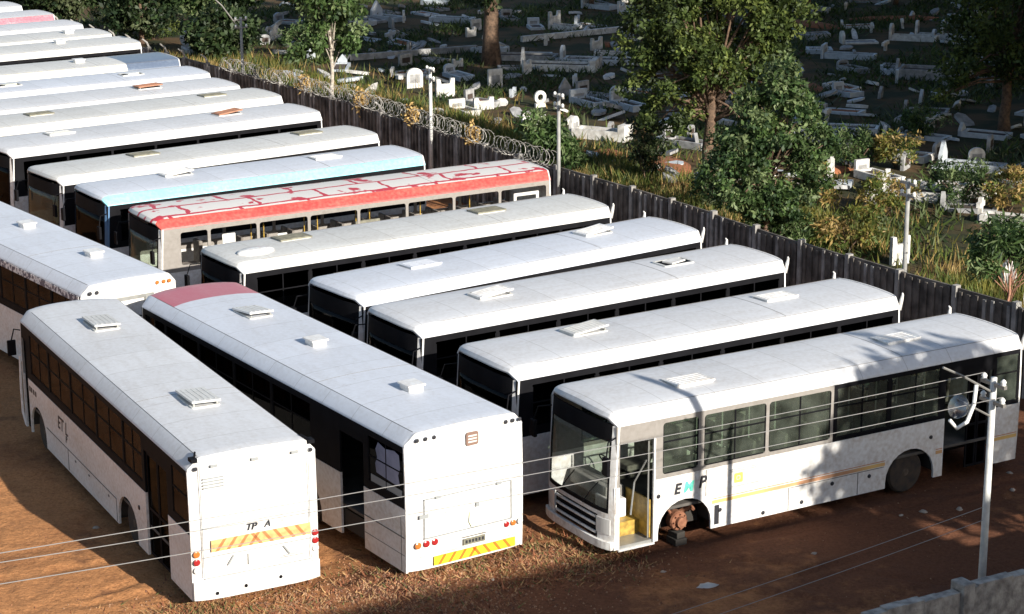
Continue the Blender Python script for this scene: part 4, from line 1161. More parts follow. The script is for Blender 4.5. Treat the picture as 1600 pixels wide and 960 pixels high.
# ------------------------------------------------------------------ foreground wall
M['render'] = mat('rough_grey_render', (0.46, 0.42, 0.37), 0.9, col2=(0.20, 0.18, 0.16), scale=5, bump=0.6, bscale=14)
fw = empty('block_wall', (7.3, 32.0, 0), radians(30.8)); tag(fw, 'rough grey rendered block wall in the bottom right corner', 'wall')
a_ = back(1345, 957, 2.0); b_ = back(1600, 887, 2.0)
fw.location = (a_.x, a_.y, 0); ang = math.atan2(b_.y - a_.y, b_.x - a_.x); fw.rotation_euler.z = ang
fb = MB(); k = -14.0
while k < 9:
    zt = 2.0 + 0.03 * sin(k * 3.1)
    fb.box(k, k + 0.395, -0.2, 0, 0, zt); k += 0.4
fb.build('wall_body', M['render'], fw)
for k in (-9.2, -5.8, -2.4, 1.0 + 1.0, 5.4):
    pb = MB(); pb.box(k, k + 0.25, -0.28, 0.06, 0, 2.12); pb.build('wall_pier', M['render'], fw, bevel=0.02)

# ------------------------------------------------------------------ building behind the camera side (casts the long shade)
M['plaster'] = mat('beige_plaster', (0.45, 0.40, 0.33), 0.9, var=0.25)
bl_ang = radians(27)
bd = empty('apartment_block', (0, 0, 0), bl_ang); tag(bd, 'long plastered apartment block beside the photographer, outside the frame', 'building')
# far facade line passes 0.55 m in front of the camera at its left; run along local x
HB = 13.0
d0 = HB / tan(SUN_EL)
edge = Vector((0.0, 37.5)) + Vector((cos(SUN_AZ), sin(SUN_AZ))) * d0
bd.location = (edge.x, edge.y, 0)
wb = MB(); hx0, hx1 = -26.0, 8.3
wins = []
for fl in range(4):
    for k in range(12):
        xx = hx0 + 2 + k * 3.6
        if xx + 1.4 < hx1 - 0.5: wins.append((xx, xx + 1.4, 1.1 + fl * 3.2, 2.5 + fl * 3.2))
wb.panel([[(hx0, 0), (hx1, 0), (hx1, HB), (hx0, HB)]] + [rrect(a, b2, c, d, 0.01, 1) for a, b2, c, d in wins], lambda u, v, d: (u, -d, v), 0.25)
wb.box(hx0, hx1, -10, -9.75, 0, HB); wb.box(hx0, hx0 + 0.25, -9.75, -0.25, 0, HB); wb.box(hx1 - 0.25, hx1, -9.75, -0.25, 0, HB)
wb.build('wall', M['plaster'], bd)
rb = MB(); rb.box(hx0 + 0.25, hx1 - 0.25, -9.75, -0.25, HB - 0.6, HB - 0.3); rb.build('roof', M['render'], bd)
for a, b2, c, d in wins:
    q = MB(); q.box(a, b2, -0.16, -0.12, c, d); q.build('window', M['glass_dark'], bd)

# ------------------------------------------------------------------ vegetation
def leaf_mat(name, col, trans=0.35):
    m, n, L, b = nodes_mat(name)
    b.inputs['Roughness'].default_value = 0.55; b.inputs['Specular IOR Level'].default_value = 0.35
    oi = n.new('ShaderNodeTexCoord'); nz = n.new('ShaderNodeTexNoise'); nz.inputs['Scale'].default_value = 1.3; nz.inputs['Detail'].default_value = 5
    L.new(oi.outputs['Object'], nz.inputs['Vector'])
    rp = n.new('ShaderNodeValToRGB'); rp.color_ramp.elements[0].position = 0.35; rp.color_ramp.elements[1].position = 0.65
    rp.color_ramp.elements[0].color = (*[c * 0.6 for c in col], 1); rp.color_ramp.elements[1].color = (*[c * 1.25 for c in col], 1)
    L.new(nz.outputs[0], rp.inputs[0]); L.new(rp.outputs[0], b.inputs['Base Color'])
    tr = n.new('ShaderNodeBsdfTranslucent'); L.new(rp.outputs[0], tr.inputs[0])
    mx = n.new('ShaderNodeMixShader'); mx.inputs[0].default_value = trans
    L.new(b.outputs[0], mx.inputs[1]); L.new(tr.outputs[0], mx.inputs[2])
    L.new(mx.outputs[0], n['Material Output'].inputs[0])
    return m
LF = {
 'olive': [leaf_mat('olive_leaf', (0.06, 0.09, 0.022)), leaf_mat('dark_olive_leaf', (0.032, 0.05, 0.014)), leaf_mat('pale_olive_leaf', (0.13, 0.165, 0.04))],
 'lush': [leaf_mat('fresh_green_leaf', (0.07, 0.12, 0.035)), leaf_mat('deep_green_leaf', (0.03, 0.06, 0.02)), leaf_mat('bright_green_leaf', (0.16, 0.21, 0.09))],
 'dark': [leaf_mat('dark_green_leaf', (0.035, 0.06, 0.02)), leaf_mat('black_green_leaf', (0.018, 0.035, 0.014)), leaf_mat('grey_green_leaf', (0.09, 0.11, 0.05))],
 'gold': [leaf_mat('golden_shrub_leaf', (0.17, 0.16, 0.035)), leaf_mat('green_shrub_leaf', (0.10, 0.135, 0.03)), leaf_mat('straw_leaf', (0.36, 0.25, 0.09))],
}
M['bark'] = mat('brown_bark', (0.16, 0.10, 0.065), 0.95, col2=(0.07, 0.045, 0.03), scale=7, bump=0.8, bscale=18)
M['bark_pale'] = mat('pale_bark', (0.50, 0.45, 0.38), 0.9, col2=(0.26, 0.22, 0.18), scale=7, bump=0.5)
M['bark_red'] = mat('reddish_bark', (0.40, 0.20, 0.13), 0.9, col2=(0.22, 0.11, 0.08), scale=9)

def leaves_mesh(name, clumps, per, size, mats, seed, aspect=0.5, droop=0.0):
    """many small leaf blades scattered in clumps; clumps = (centre, radius) list"""
    rg = np.random.default_rng(seed)
    C_ = np.array([c for c, r in clumps]); Rr = np.array([r for c, r in clumps])
    n = len(clumps) * per
    idx = np.repeat(np.arange(len(clumps)), per)
    d = rg.normal(size=(n, 3)); d /= np.linalg.norm(d, axis=1)[:, None]
    rad = Rr[idx] * rg.uniform(0.25, 1.0, n) ** 0.6
    P = C_[idx] + d * rad[:, None] * np.array([1, 1, 0.75])
    u = rg.normal(size=(n, 3)); u[:, 2] -= droop; u /= np.linalg.norm(u, axis=1)[:, None]
    t = rg.normal(size=(n, 3)) + d * 0.8
    v = np.cross(u, t); v /= np.linalg.norm(v, axis=1)[:, None] + 1e-9
    s = size * rg.uniform(0.6, 1.3, n)[:, None]
    A_ = P; B_ = P + u * s * 0.5 + v * s * aspect * 0.5; Cc = P + u * s; D_ = P + u * s * 0.5 - v * s * aspect * 0.5
    V = np.stack([A_, B_, Cc, D_], 1).reshape(-1, 3)
    F = np.arange(n * 4).reshape(-1, 4)
    me = bpy.data.meshes.new(name)
    me.vertices.add(n * 4); me.vertices.foreach_set('co', V.astype(np.float32).ravel())
    me.loops.add(n * 4); me.loops.foreach_set('vertex_index', F.ravel().astype(np.int32))
    me.polygons.add(n); me.polygons.foreach_set('loop_start', np.arange(0, n * 4, 4, dtype=np.int32))
    for mm in mats: me.materials.append(mm)
    cm_ = rg.choice(len(mats), size=len(clumps), p=[0.5, 0.25, 0.25]); mi = cm_[idx]
    flip = rg.random(n) < 0.25; mi = np.where(flip, rg.integers(0, len(mats), n), mi)
    me.polygons.foreach_set('material_index', mi.astype(np.int32))
    me.update(calc_edges=True)
    return me

def tree(name, x, y, h, label, crown, leaf='olive', trunk_r=0.2, trunk_h=None, bark='bark', nclump=120, per=120, lsize=0.22, seed=1, crad=0.55, lean=(0, 0),
         group=None, cat='tree', aspect=0.5, droop=0.0, stems=1):
    """crown: list of lobes (dx,dy,z,rx,ry,rz)"""
    rg = random.Random(seed)
    t = empty(name, (x, y, 0)); tag(t, label, cat, group)
    tb = MB(); th = trunk_h or h * 0.5
    top = Vector((lean[0], lean[1], th))
    for s_ in range(stems):
        ox = rg.uniform(-0.15, 0.15) * (stems > 1); oy = rg.uniform(-0.15, 0.15) * (stems > 1)
        pts = [Vector((ox * k, oy * k, -0.1 if k == 0 else 0)) + Vector((lean[0] * (k / 5) ** 1.3 + rg.uniform(-0.05, 0.05), lean[1] * (k / 5) ** 1.3 + rg.uniform(-0.05, 0.05), th * k / 5)) for k in range(6)]
        tb.tube(pts, [trunk_r * (1.25 if k == 0 else 1 - 0.08 * k) for k in range(6)], 9)
    clumps = []
    tot = sum(l[3] * l[4] * l[5] for l in crown)
    for lb in crown:
        k = max(3, int(nclump * lb[3] * lb[4] * lb[5] / tot))
        c = Vector(lb[:3])
        for i in range(k):
            for _ in range(20):
                d = Vector((rg.gauss(0, 1), rg.gauss(0, 1), rg.gauss(0, 1))).normalized()
                q = rg.uniform(0.35, 1.0) ** 0.5
                p = c + Vector((d.x * lb[3], d.y * lb[4], d.z * lb[5])) * q
                if p.z > 0.25: break
            clumps.append((tuple(p), crad * rg.uniform(0.55, 1.25)))
        # limbs
        for i in range(5):
            tgt = Vector(clumps[-1 - rg.randrange(k)][0]); st = top * rg.uniform(0.6, 1.0); st = Vector((st.x, st.y, st.z))
            mid = st.lerp(tgt, 0.5) + Vector((rg.uniform(-.2, .2), rg.uniform(-.2, .2), 0.25))
            tb.tube([st, mid, tgt], [trunk_r * 0.30, trunk_r * 0.18, trunk_r * 0.05], 6)
    tb.build('trunk', M[bark], t, smooth=True)
    me = leaves_mesh('crown', clumps, per, lsize, LF[leaf], seed, aspect, droop)
    o = bpy.data.objects.new('crown', me); COL.objects.link(o); o.parent = t
    return t

# the big tree in the cemetery and its leafy neighbour
tree('broadleaf_tree', 7.0, 71.5, 11, 'tall olive green tree with brown trunk, right of centre in the cemetery',
     [(-0.9, 0, 6.6, 1.6, 1.6, 2.0), (0.9, 0.3, 6.8, 1.9, 1.8, 2.4), (0.0, 0.5, 9.3, 2.6, 2.2, 2.0), (-1.5, -0.2, 4.6, 1.3, 1.0, 0.9), (1.4, 0.0, 4.6, 1.4, 1.1, 1.1), (-1.9, 0.3, 3.2, 0.9, 0.8, 0.7), (2.3, 0.2, 5.4, 0.9, 0.9, 1.1),
      (0.0, -0.9, 4.7, 1.5, 0.6, 0.9), (-2.4, 0.1, 5.8, 1.1, 0.9, 1.2), (-1.3, -0.4, 3.4, 1.0, 0.8, 0.7), (2.7, 0, 4.1, 0.9, 0.8, 0.9), (1.9, -0.4, 3.0, 1.0, 0.7, 0.8), (-2.6, 0, 4.0, 0.7, 0.7, 0.5), (2.6, 0, 7.2, 1.0, 0.9, 1.3), (-2.3, 0.2, 7.6, 1.0, 0.9, 1.0)],
     'olive', 0.24, 4.6, 'bark', 400, 115, 0.20, 5, 0.46)
tree('broadleaf_tree', 8.1, 63.6, 6.3, 'leafy fresh green tree lower and right of the tall olive tree, close behind the wall',
     [(0.3, 0, 5.5, 0.65, 0.6, 0.9), (-0.3, 0, 4.7, 0.75, 0.7, 0.6), (0.95, 0, 4.5, 0.55, 0.6, 0.7), (1.5, 0, 3.5, 0.65, 0.6, 0.7), (-1.0, 0, 3.4, 0.7, 0.7, 0.6), (0.2, 0, 3.5, 0.9, 0.8, 0.8), (1.15, -0.1, 2.4, 0.75, 0.7, 0.6), (-0.9, -0.2, 2.1, 0.8, 0.7, 0.7), (0.2, -0.2, 1.6, 0.9, 0.8, 0.8), (-1.75, 0, 2.7, 0.4, 0.5, 0.4)],
     'lush', 0.12, 3.0, 'bark', 165, 95, 0.19, 8, 0.40, aspect=0.5, droop=0.5)
tree('young_tree', -7.35, 83.6, 8, 'young green tree with a pale slender trunk behind the wall at upper left',
     [(-0.2, 0, 5.6, 1.3, 1.2, 1.5), (-0.9, 0, 4.2, 0.8, 0.8, 0.8), (0.7, 0.2, 4.6, 0.8, 0.8, 0.9), (0.1, 0, 7.2, 1.2, 1.1, 1.0)],
     'lush', 0.10, 4.6, 'bark_pale', 90, 110, 0.24, 12, 0.45, droop=0.6)
tree('shade_tree', -1.0, 104, 13, 'thick dark trunk of a tall shade tree at the top centre with hanging foliage',
     [(0, 0, 8.5, 5.5, 5.0, 3.2), (-2.6, -1, 5.2, 2.2, 2, 1.0), (2.6, -0.5, 5.4, 1.8, 1.8, 0.9), (-0.5, -0.6, 3.9, 1.3, 1, 0.6)], 'dark', 0.45, 6.5, 'bark', 200, 90, 0.34, 14, 0.9, droop=1.0)
tree('dense_tree', 20.6, 84.5, 9, 'dense dark green tree filling the upper right edge',
     [(0, 0, 4.8, 2.6, 2.4, 2.6), (2.4, 0.3, 5.6, 2.2, 2.0, 2.8), (-1.6, -0.4, 3.2, 1.3, 1.3, 1.2), (-2.6, -0.6, 2.1, 1.2, 1.0, 0.8), (1.8, 0, 2.4, 1.5, 1.4, 1.3), (0.5, 0, 7.6, 2.2, 2, 1.4)],
     'olive', 0.25, 3.4, 'bark', 210, 115, 0.22, 21, 0.6)
tree('shrub_tree', 12.9, 51.4, 4, 'grey green long-leaved small tree with a reddish trunk rising over the wall at right',
     [(-0.2, 0, 3.35, 0.75, 0.7, 0.55), (0.6, 0.1, 3.0, 0.65, 0.6, 0.5), (-0.6, 0, 2.7, 0.5, 0.5, 0.4), (0.9, 0.2, 2.5, 0.4, 0.4, 0.35)],
     'lush', 0.05, 2.4, 'bark_red', 60, 60, 0.26, 31, 0.28, aspect=0.22, droop=0.4)
tree('shrub_tree', 1.25, 69.6, 4, 'bushy long-leaved shrub over the wall beside the thin weathered pole',
     [(-0.2, 0, 3.0, 0.75, 0.7, 0.65), (0.3, 0, 2.3, 0.8, 0.7, 0.6)], 'lush', 0.05, 2.2, 'bark', 45, 60, 0.30, 33, 0.35, aspect=0.25, droop=0.5)
# background trees and hedges at the top left and top
bgt = [(-24.5, 112, 6.0, 'dark', 'dark leafy tree behind the farthest buses, second from the left edge', [(0, 0, 3.0, 2.3, 2, 2.2)]),
       (-20.2, 112, 5.0, 'dark', 'dark leafy tree behind the farthest buses, left of the sunlit grass', [(0, 0, 2.4, 2.1, 2, 1.8)]),
       (-28.5, 115, 6.0, 'dark', 'dark leafy tree in the top left corner behind the last bus', [(0, 0, 3.0, 2.2, 2, 2.2)]),
       (-16.5, 115, 5.0, 'lush', 'brighter green tree behind the long lamp arm', [(0, 0, 2.6, 2.3, 2, 1.5)]),
       (-15.0, 106, 3.4, 'dark', 'low dark bush behind the ring-shaped headstone', [(0, 0, 1.5, 1.6, 1.3, 1.2)]),
       (-11.5, 118, 6.0, 'dark', 'dark tree left of the pale-trunked young tree', [(0, 0, 2.8, 2.3, 2, 1.7)]),
       (12.5, 118, 6.0, 'dark', 'dark tree behind the crown of the tall olive tree', [(0, 0, 3.5, 2.6, 2, 2.4)]),
       (18.0, 124, 6.0, 'dark', 'dark tree at the top edge right of the tall olive tree', [(0, 0, 3.0, 2.6, 2, 2.0)]),
       (28.5, 121, 7.0, 'olive', 'olive tree in the top right corner', [(0, 0, 4.2, 3.0, 2.4, 3.0)]),
       (24.0, 128, 6.0, 'dark', 'dark tree far back near the top right corner', [(0, 0, 2.6, 2.8, 2.4, 1.8)]),
       (5.0, 127, 6.0, 'dark', 'dark tree at the top edge above the long white kerb', [(0, 0, 3.0, 2.4, 2.0, 1.6)])]
for i, (x, y, h, lf, lab, cr) in enumerate(bgt):
    tree('background_tree', x, y, h, lab, cr, lf, 0.16, h * 0.45, 'bark', 60, 75, 0.34, 40 + i, 0.7, group='trees at the back of the cemetery')
# small shrubs in the cemetery (photo pixel of the foot, height, width)
sh = [(1330, 262, 1.6, 0.9, 'lush', 'small green shrub in the sunlit strip left of the white box headstone'), (1400, 262, 1.3, 1.0, 'gold', 'golden green shrub behind the white kerbed grave pair'),
      (1500, 318, 1.5, 1.1, 'lush', 'green shrub behind the two parallel white kerbs at right'), (1575, 330, 1.4, 1.0, 'gold', 'golden shrub at the right edge beside the blue-shaded grave'),
      (1255, 330, 1.8, 1.2, 'gold', 'golden shrub at the foot of the leafy fresh green tree'), (1320, 395, 1.7, 1.1, 'gold', 'tall golden weeds bush over the wall left of the thin pole'),
      (1440, 215, 1.2, 1.0, 'lush', 'low green shrub under the dark tree at upper right'), (1225, 395, 1.3, 0.8, 'lush', 'green bush pressing against the wall under the leafy tree'),
      (1125, 335, 2.9, 1.1, 'dark', 'dark bush in shade against the wall below the tall tree'), (1010, 284, 2.9, 0.6, 'dark', 'small dark bush poking over the wall above the fourth bus'),
      (470, 90, 1.6, 1.2, 'lush', 'bright green bush left of the pale young trunk'), (240, 62, 1.8, 1.2, 'olive', 'grey green bush right of the farthest bus roofs'), (180, 45, 1.8, 1.3, 'olive', 'pale bush beside the rear of the far buses'),
      (1380, 340, 1.5, 1.0, 'gold', 'golden bush in front of the white kerbed grave')]
for i, (u, v, h, wd, lf, lab) in enumerate(sh):
    p = back(u, v, 0)
    tree('shrub', p.x, p.y, h, lab, [(0, 0, h * 0.55, wd, wd * 0.8, h * 0.5)], lf, 0.03, h * 0.5, 'bark', 30, 60, 0.20, 70 + i, 0.35, cat='shrub', group='shrubs in the cemetery', stems=3, aspect=0.3)

# trees outside the frame on the sunny side; their shade falls on the cemetery and the right-hand buses
def su(s, u): return (0.79 * s - 0.62 * u, 0.62 * s + 0.79 * u)
proto = None
spots = []
for k_, s0, st_ in ((1.0, 66.0, 7.0), (1.7, 76.0, 9.0), (1.35, 72.5, 9.0)):
    q = s0; j = 0
    while q < 138:
        spots.append((q, 0.777 * q - 6.0 * k_ - (j % 2) * 3 - (9 if q < 75 else 0) - (14 if k_ == 1.35 else 0), k_)); q += st_; j += 1
spots += [(62.5, 33, 2.2), (70, 36, 2.3)]
def off_frame(x, y): return x > 0.27 * y + 4.2
for i, (s, u, k) in enumerate(spots):
    x, y = su(s, u)
    if proto is None:
        proto = tree('shade_tree', x, y, 14, 'tall shade tree outside the right edge of the cemetery', [(0, 0, 9.5, 4.2, 4.2, 3.4), (1, 1, 5.5, 3.0, 3.0, 2.2), (-1.5, -1, 6, 2.8, 2.8, 2.4)],
                     'dark', 0.35, 7, 'bark', 150, 42, 0.62, 99, 0.9, group='shade trees outside the right edge', aspect=0.7)
        continue
    c = proto.copy(); COL.objects.link(c); c.location = (x, y, 0); c.rotation_euler = (0, 0, i * 1.3); c.scale = (k, k, k) if k < 2 else (1.15, 1.15, k)
    for ch in proto.children:
        c2 = ch.copy(); COL.objects.link(c2); c2.parent = c
x, y = su(32.4, 7.0)
tree('shade_tree', x, y, 13, 'spreading tree outside the right edge that dapples the rear of the derelict bus',
     [(0, 0, 9.6, 2.3, 2.4, 1.9), (2.0, 1.5, 8.0, 2.2, 2.2, 1.7), (3.8, 2.9, 6.6, 2.0, 2, 2.2)], 'dark', 0.3, 7, 'bark', 120, 60, 0.42, 120, 0.75, aspect=0.7)

# grasses -------------------------------------------------------------
def blades(name, pts, h0, h1, mats, seed, label, wid=0.02, cat='grass', lean=0.35):
    rg = np.random.default_rng(seed); P = np.array(pts, dtype=float); n = len(P)
    a = rg.uniform(0, 2 * pi, n); hh = rg.uniform(h0, h1, n)
    dx = np.stack([np.cos(a), np.sin(a), np.zeros(n)], 1) * (wid * rg.uniform(0.6, 1.5, n))[:, None]
    ln = rg.normal(size=(n, 3)) * lean; ln[:, 2] = 1; tip = P + ln * hh[:, None]
    V = np.stack([P - dx, P + dx, tip], 1).reshape(-1, 3)
    me = bpy.data.meshes.new(name); me.vertices.add(3 * n); me.vertices.foreach_set('co', V.astype(np.float32).ravel())
    me.loops.add(3 * n); me.loops.foreach_set('vertex_index', np.arange(3 * n, dtype=np.int32))
    me.polygons.add(n); me.polygons.foreach_set('loop_start', np.arange(0, 3 * n, 3, dtype=np.int32))
    for mm in mats: me.materials.append(mm)
    q = np.sin(P[:, 0] * 1.1 + 2) * np.sin(P[:, 1] * 0.9) + np.sin(P[:, 0] * 2.7 + P[:, 1] * 1.7) * 0.6 + rg.normal(0, 0.5, n)
    mi = np.digitize(q, [-0.6, -0.1, 0.5][:len(mats) - 1]) if len(mats) in (3, 4) else rg.integers(0, len(mats), n)
    me.polygons.foreach_set('material_index', mi.astype(np.int32)); me.update(calc_edges=True)
    o = bpy.data.objects.new(name, me); COL.objects.link(o); tag(o, label, cat, None, 'stuff'); return o
def wall_pt(f):
    i = min(int(f), len(WL) - 2); a = WL[i].lerp(WL[i + 1], f - i); d = (WL[i + 1] - WL[i]).normalized()
    return a, Vector((d.y, -d.x)) * 1.0
rg = random.Random(3)
pts = []
for k in range(130000):
    f = rg.uniform(0.6, 13.8); a, nn = wall_pt(f)
    dist = 0.35 + abs(rg.gauss(0, 1)) * 4.4 if rg.random() < 0.55 else rg.uniform(0.35, 9)
    p = a + nn * dist
    cl = sin(p.x * 0.9 + 1) * sin(p.y * 0.55) + 0.7 * sin(p.x * 0.37 + p.y * 0.61)
    thin = 1.2 if f > 6.2 or f < 4.2 else 0.15
    if cl + rg.gauss(0, 0.7) < 0.25 - thin * 0.7: continue
    pts.append((p.x, p.y, 0))
LG = [LF['gold'][0], LF['gold'][1], LF['gold'][1], LF['gold'][2]]
blades('dry_grass', pts, 0.18, 0.62, LG, 4, 'tall golden dry grass growing in the sunlit strip behind the wall', 0.028)
pts = []
for k in range(110000):
    y = rg.uniform(62, 134); x = rg.uniform(-34, 36)
    if sin(x * 0.33 + 1.2) * sin(y * 0.27) + 0.8 * sin(x * 0.8 - y * 0.5) + rg.gauss(0, 0.4) < 0.1: continue
    # only inside the cemetery
    if x * 0.842 + y * 0.539 < 39.5: continue
    pts.append((x, y, 0))
blades('ground_cover', pts, 0.12, 0.45, [LF['dark'][0], LF['dark'][2], LF['olive'][0]], 6, 'low dark weeds covering the shaded cemetery ground', 0.06, 'weeds', 0.8)
# weeds and litter round the tails of the front buses
pts = []
for k in range(5200):
    cx, cy, sx_, sy_ = rg.choice(((-4.2, 35.6, 1.5, 0.5), (-1.6, 36.9, 1.1, 0.7), (0.2, 37.7, 1.3, 0.5), (1.2, 38.6, 0.7, 0.6), (-5.9, 35.6, 0.4, 0.3)))
    x, y = rg.gauss(cx, sx_), rg.gauss(cy, sy_)
    pts.append((x, y, hgt(x, y)))
M['straw'] = mat('straw', (0.42, 0.25, 0.11), 0.9, var=0.4)
M['weedbrown'] = mat('rusty_weed', (0.30, 0.11, 0.05), 0.9, var=0.4)
M['weedgreen'] = mat('weed_green', (0.13, 0.14, 0.04), 0.9, var=0.4)
blades('weeds', pts, 0.03, 0.12, [M['straw'], M['weedbrown'], M['straw'], M['weedgreen'], M['weedbrown']], 7, 'short straw and rusty weeds around the tails of the two front buses', 0.016, 'weeds', 1.2)
gr_ = MB(); rr = random.Random(8)
for k in range(8200):
    if k < 6400:
        cx, cy, sx_, sy_ = rr.choice(((-4.0, 35.9, 1.8, 0.55), (-1.5, 36.9, 1.2, 0.8), (0.6, 38.0, 1.2, 0.5), (-2.2, 36.0, 1.8, 0.5)))
        x, y = rr.gauss(cx, sx_), rr.gauss(cy, sy_)
    else: x, y = rr.uniform(-10, 13), rr.uniform(33.5, 46)
    s = rr.uniform(0.008, 0.04) if k < 6400 else rr.uniform(0.006, 0.022)
    z = hgt(x, y)
    a = rr.uniform(0, 6.28)
    p = [Vector((cos(a + q * 1.57) * s * rr.uniform(0.7, 1.3), sin(a + q * 1.57) * s * rr.uniform(0.7, 1.3), -0.3 * s)) for q in range(4)] + [Vector((0, 0, s * rr.uniform(0.5, 1.1)))]
    gr_.add([(x + v.x, y + v.y, z + v.z) for v in p], [(0, 1, 4), (1, 2, 4), (2, 3, 4), (3, 0, 4)], rr.randrange(3))
gv_ = gr_.build('gravel', [mat('clod_of_soil', (0.34, 0.16, 0.08), 0.95, var=0.4), mat('pale_chip', (0.36, 0.21, 0.12), 0.9, var=0.3), mat('dark_clod', (0.16, 0.075, 0.045), 0.95, var=0.4)], recalc=False)
tag(gv_, 'loose clods and chips scattered over the yard soil', 'gravel', None, 'stuff')
# single bits lying in the yard
M['bag'] = mat('dirty_white_plastic', (0.55, 0.54, 0.52), 0.5, var=0.3)
M['stone'] = mat('pale_stone', (0.40, 0.34, 0.28), 0.9, var=0.3, bump=0.5)
def lump(name, u, v, sx_, sy_, sz, m_, label, cat, seed, group=None):
    p = back(u, v, 0); r_ = random.Random(seed); b = MB(); n = 9
    rings = [(0.0, 1.0), (0.45, 0.95), (0.85, 0.6), (1.0, 0.15)]
    vs = []
    for z, q in rings:
        for k in range(n):
            a = 2 * pi * k / n; j = q * r_.uniform(0.75, 1.2); vs.append((cos(a) * sx_ * j, sin(a) * sy_ * j, z * sz * r_.uniform(0.85, 1.1)))
    fs = [(i * n + k, i * n + (k + 1) % n, (i + 1) * n + (k + 1) % n, (i + 1) * n + k) for i in range(3) for k in range(n)] + [tuple(range(3 * n, 4 * n))]
    b.add(vs, fs); o = b.build(name, M[m_], smooth=True); o.location = (p.x, p.y, hgt(p.x, p.y) - 0.01); o.rotation_euler.z = r_.uniform(0, 3)
    tag(o, label, cat, group); return o
lump('plastic_bag', 1105, 914, 0.22, 0.10, 0.07, 'bag', 'crumpled pale plastic bag on the shaded red soil', 'bag', 1)
for i, (u, v, s, lab) in enumerate(((1036, 889, 0.07, 'small pale stone in front of the open bus door'), (1272, 862, 0.07, 'pale stone in the middle of the shaded soil'), (1408, 806, 0.06, 'leftmost of the three pale stones under the rear wheel arch'),
        (1443, 800, 0.10, 'middle and largest of the three pale stones below the rear wheel arch'), (1499, 795, 0.10, 'rightmost of the three pale stones, left of the pale pole'), (1582, 764, 0.09, 'pale stone right of the foreground pole'),
        (1578, 738, 0.08, 'flat pale stone below the tail of the derelict bus'), (770, 912, 0.05, 'tiny white stone in the shade near the middle bus'), (150, 822, 0.09, 'brown clod on the sunlit sand at lower left'), (880, 885, 0.05, 'tiny stone by the rusty weeds'))):
    lump('stone', u, v, s, s * 0.7, s * 0.6, 'stone', lab, 'stone', 20 + i, 'stones lying in the yard')

# ------------------------------------------------------------------ graves
M['gwhite'] = mat('whitewashed_concrete', (0.68, 0.67, 0.64), 0.8, col2=(0.40, 0.38, 0.35), scale=4)
M['ggrey'] = mat('grey_grave_concrete', (0.36, 0.36, 0.36), 0.85, col2=(0.20, 0.20, 0.20), scale=4)
M['gblue'] = mat('tiled_and_blue_shaded_grave', (0.46, 0.50, 0.54), 0.5, var=0.2, scale=6)
M['gdark'] = mat('dark_grave_infill', (0.07, 0.05, 0.04), 0.95, var=0.4)
M['grust'] = mat('red_soil_mound', (0.33, 0.12, 0.05), 0.95, var=0.4, scale=6, bump=0.6)
def grave(x, y, rz, label, L=1.9, W=0.85, kerb_h=0.28, stone='arch', sh=0.8, m_='gwhite', fill='gdark', kerb=True, sw=0.7, group='graves in the cemetery', sc=1.0, foot=False):
    t = empty('grave', (x, y, 0), rz); tag(t, label, 'grave', group); t.scale = (sc, sc, sc)
    if kerb:
        b = MB(); b.panel([[(0, -W / 2), (L, -W / 2), (L, W / 2), (0, W / 2)], [(0.14, -W / 2 + 0.12), (L - 0.14, -W / 2 + 0.12), (L - 0.14, W / 2 - 0.12), (0.14, W / 2 - 0.12)]], lambda u, v, d: (u, v, kerb_h - d), kerb_h + 0.02)
        b.build('kerb', M[m_], t)
        b = MB(); b.box(0.14, L - 0.14, -W / 2 + 0.12, W / 2 - 0.12, 0, kerb_h * 0.7); b.build('infill', M[fill], t)
        if foot:
            b = MB(); b.box(L + 0.002, L + 0.3, -W / 2, W / 2, 0, kerb_h * 1.7); b.build('foot_block', M[m_], t)
    w2 = sw / 2
    if stone == 'arch': pts = [(-w2, 0), (w2, 0), (w2, sh * 0.65)] + [(w2 * cos(a), sh * 0.65 + sh * 0.35 * sin(a)) for a in [pi * k / 8 for k in range(1, 8)]] + [(-w2, sh * 0.65)]
    elif stone == 'point': pts = [(-w2, 0), (w2, 0), (w2, sh * 0.5), (0, sh), (-w2, sh * 0.5)]
    elif stone == 'block': pts = [(-w2, 0), (w2, 0), (w2, sh), (-w2, sh)]
    elif stone == 'notch': pts = [(-w2, 0), (w2, 0), (w2, sh), (w2 * 0.6, sh), (w2 * 0.45, sh * 0.72), (-w2 * 0.45, sh * 0.72), (-w2 * 0.6, sh), (-w2, sh)]
    elif stone == 'cross':
        c = 0.09; pts = [(-c, 0), (c, 0), (c, sh * 0.6), (w2, sh * 0.6), (w2, sh * 0.6 + 2 * c), (c, sh * 0.6 + 2 * c), (c, sh), (-c, sh), (-c, sh * 0.6 + 2 * c), (-w2, sh * 0.6 + 2 * c), (-w2, sh * 0.6), (-c, sh * 0.6)]
    elif stone == 'ring':
        pts = [(0.42 * cos(a), sh - 0.42 + 0.42 * sin(a)) for a in [2 * pi * k / 20 for k in range(20)]]
    else: pts = None
    if pts:
        b = MB()
        loops = [pts]
        if stone == 'ring': loops.append([(0.2 * cos(a), sh - 0.42 + 0.2 * sin(a)) for a in [2 * pi * k / 14 for k in range(14)]])
        b.panel(loops, lambda u, v, d: (-0.16 + d, u, v), 0.14)
        if stone == 'ring': b.box(-0.2, 0.0, -0.35, 0.35, 0, sh - 0.8)
        if stone == 'arch' or stone == 'block':
            ho = b.build('headstone', M[m_], t)
            q = MB(); q.box(-0.017, -0.010, -w2 * 0.62, w2 * 0.62, sh * 0.25, sh * 0.68); q.build('inscription_panel', M['ggrey' if m_ != 'ggrey' else 'gdark'], ho)
        else: b.build('headstone', M[m_], t)
    return t
def gp(u, v): q = back(u, v, 0); return q.x, q.y
def G(u, v, deg, label, **k):
    x, y = gp(u, v); return grave(x, y, radians(deg), label, **k)
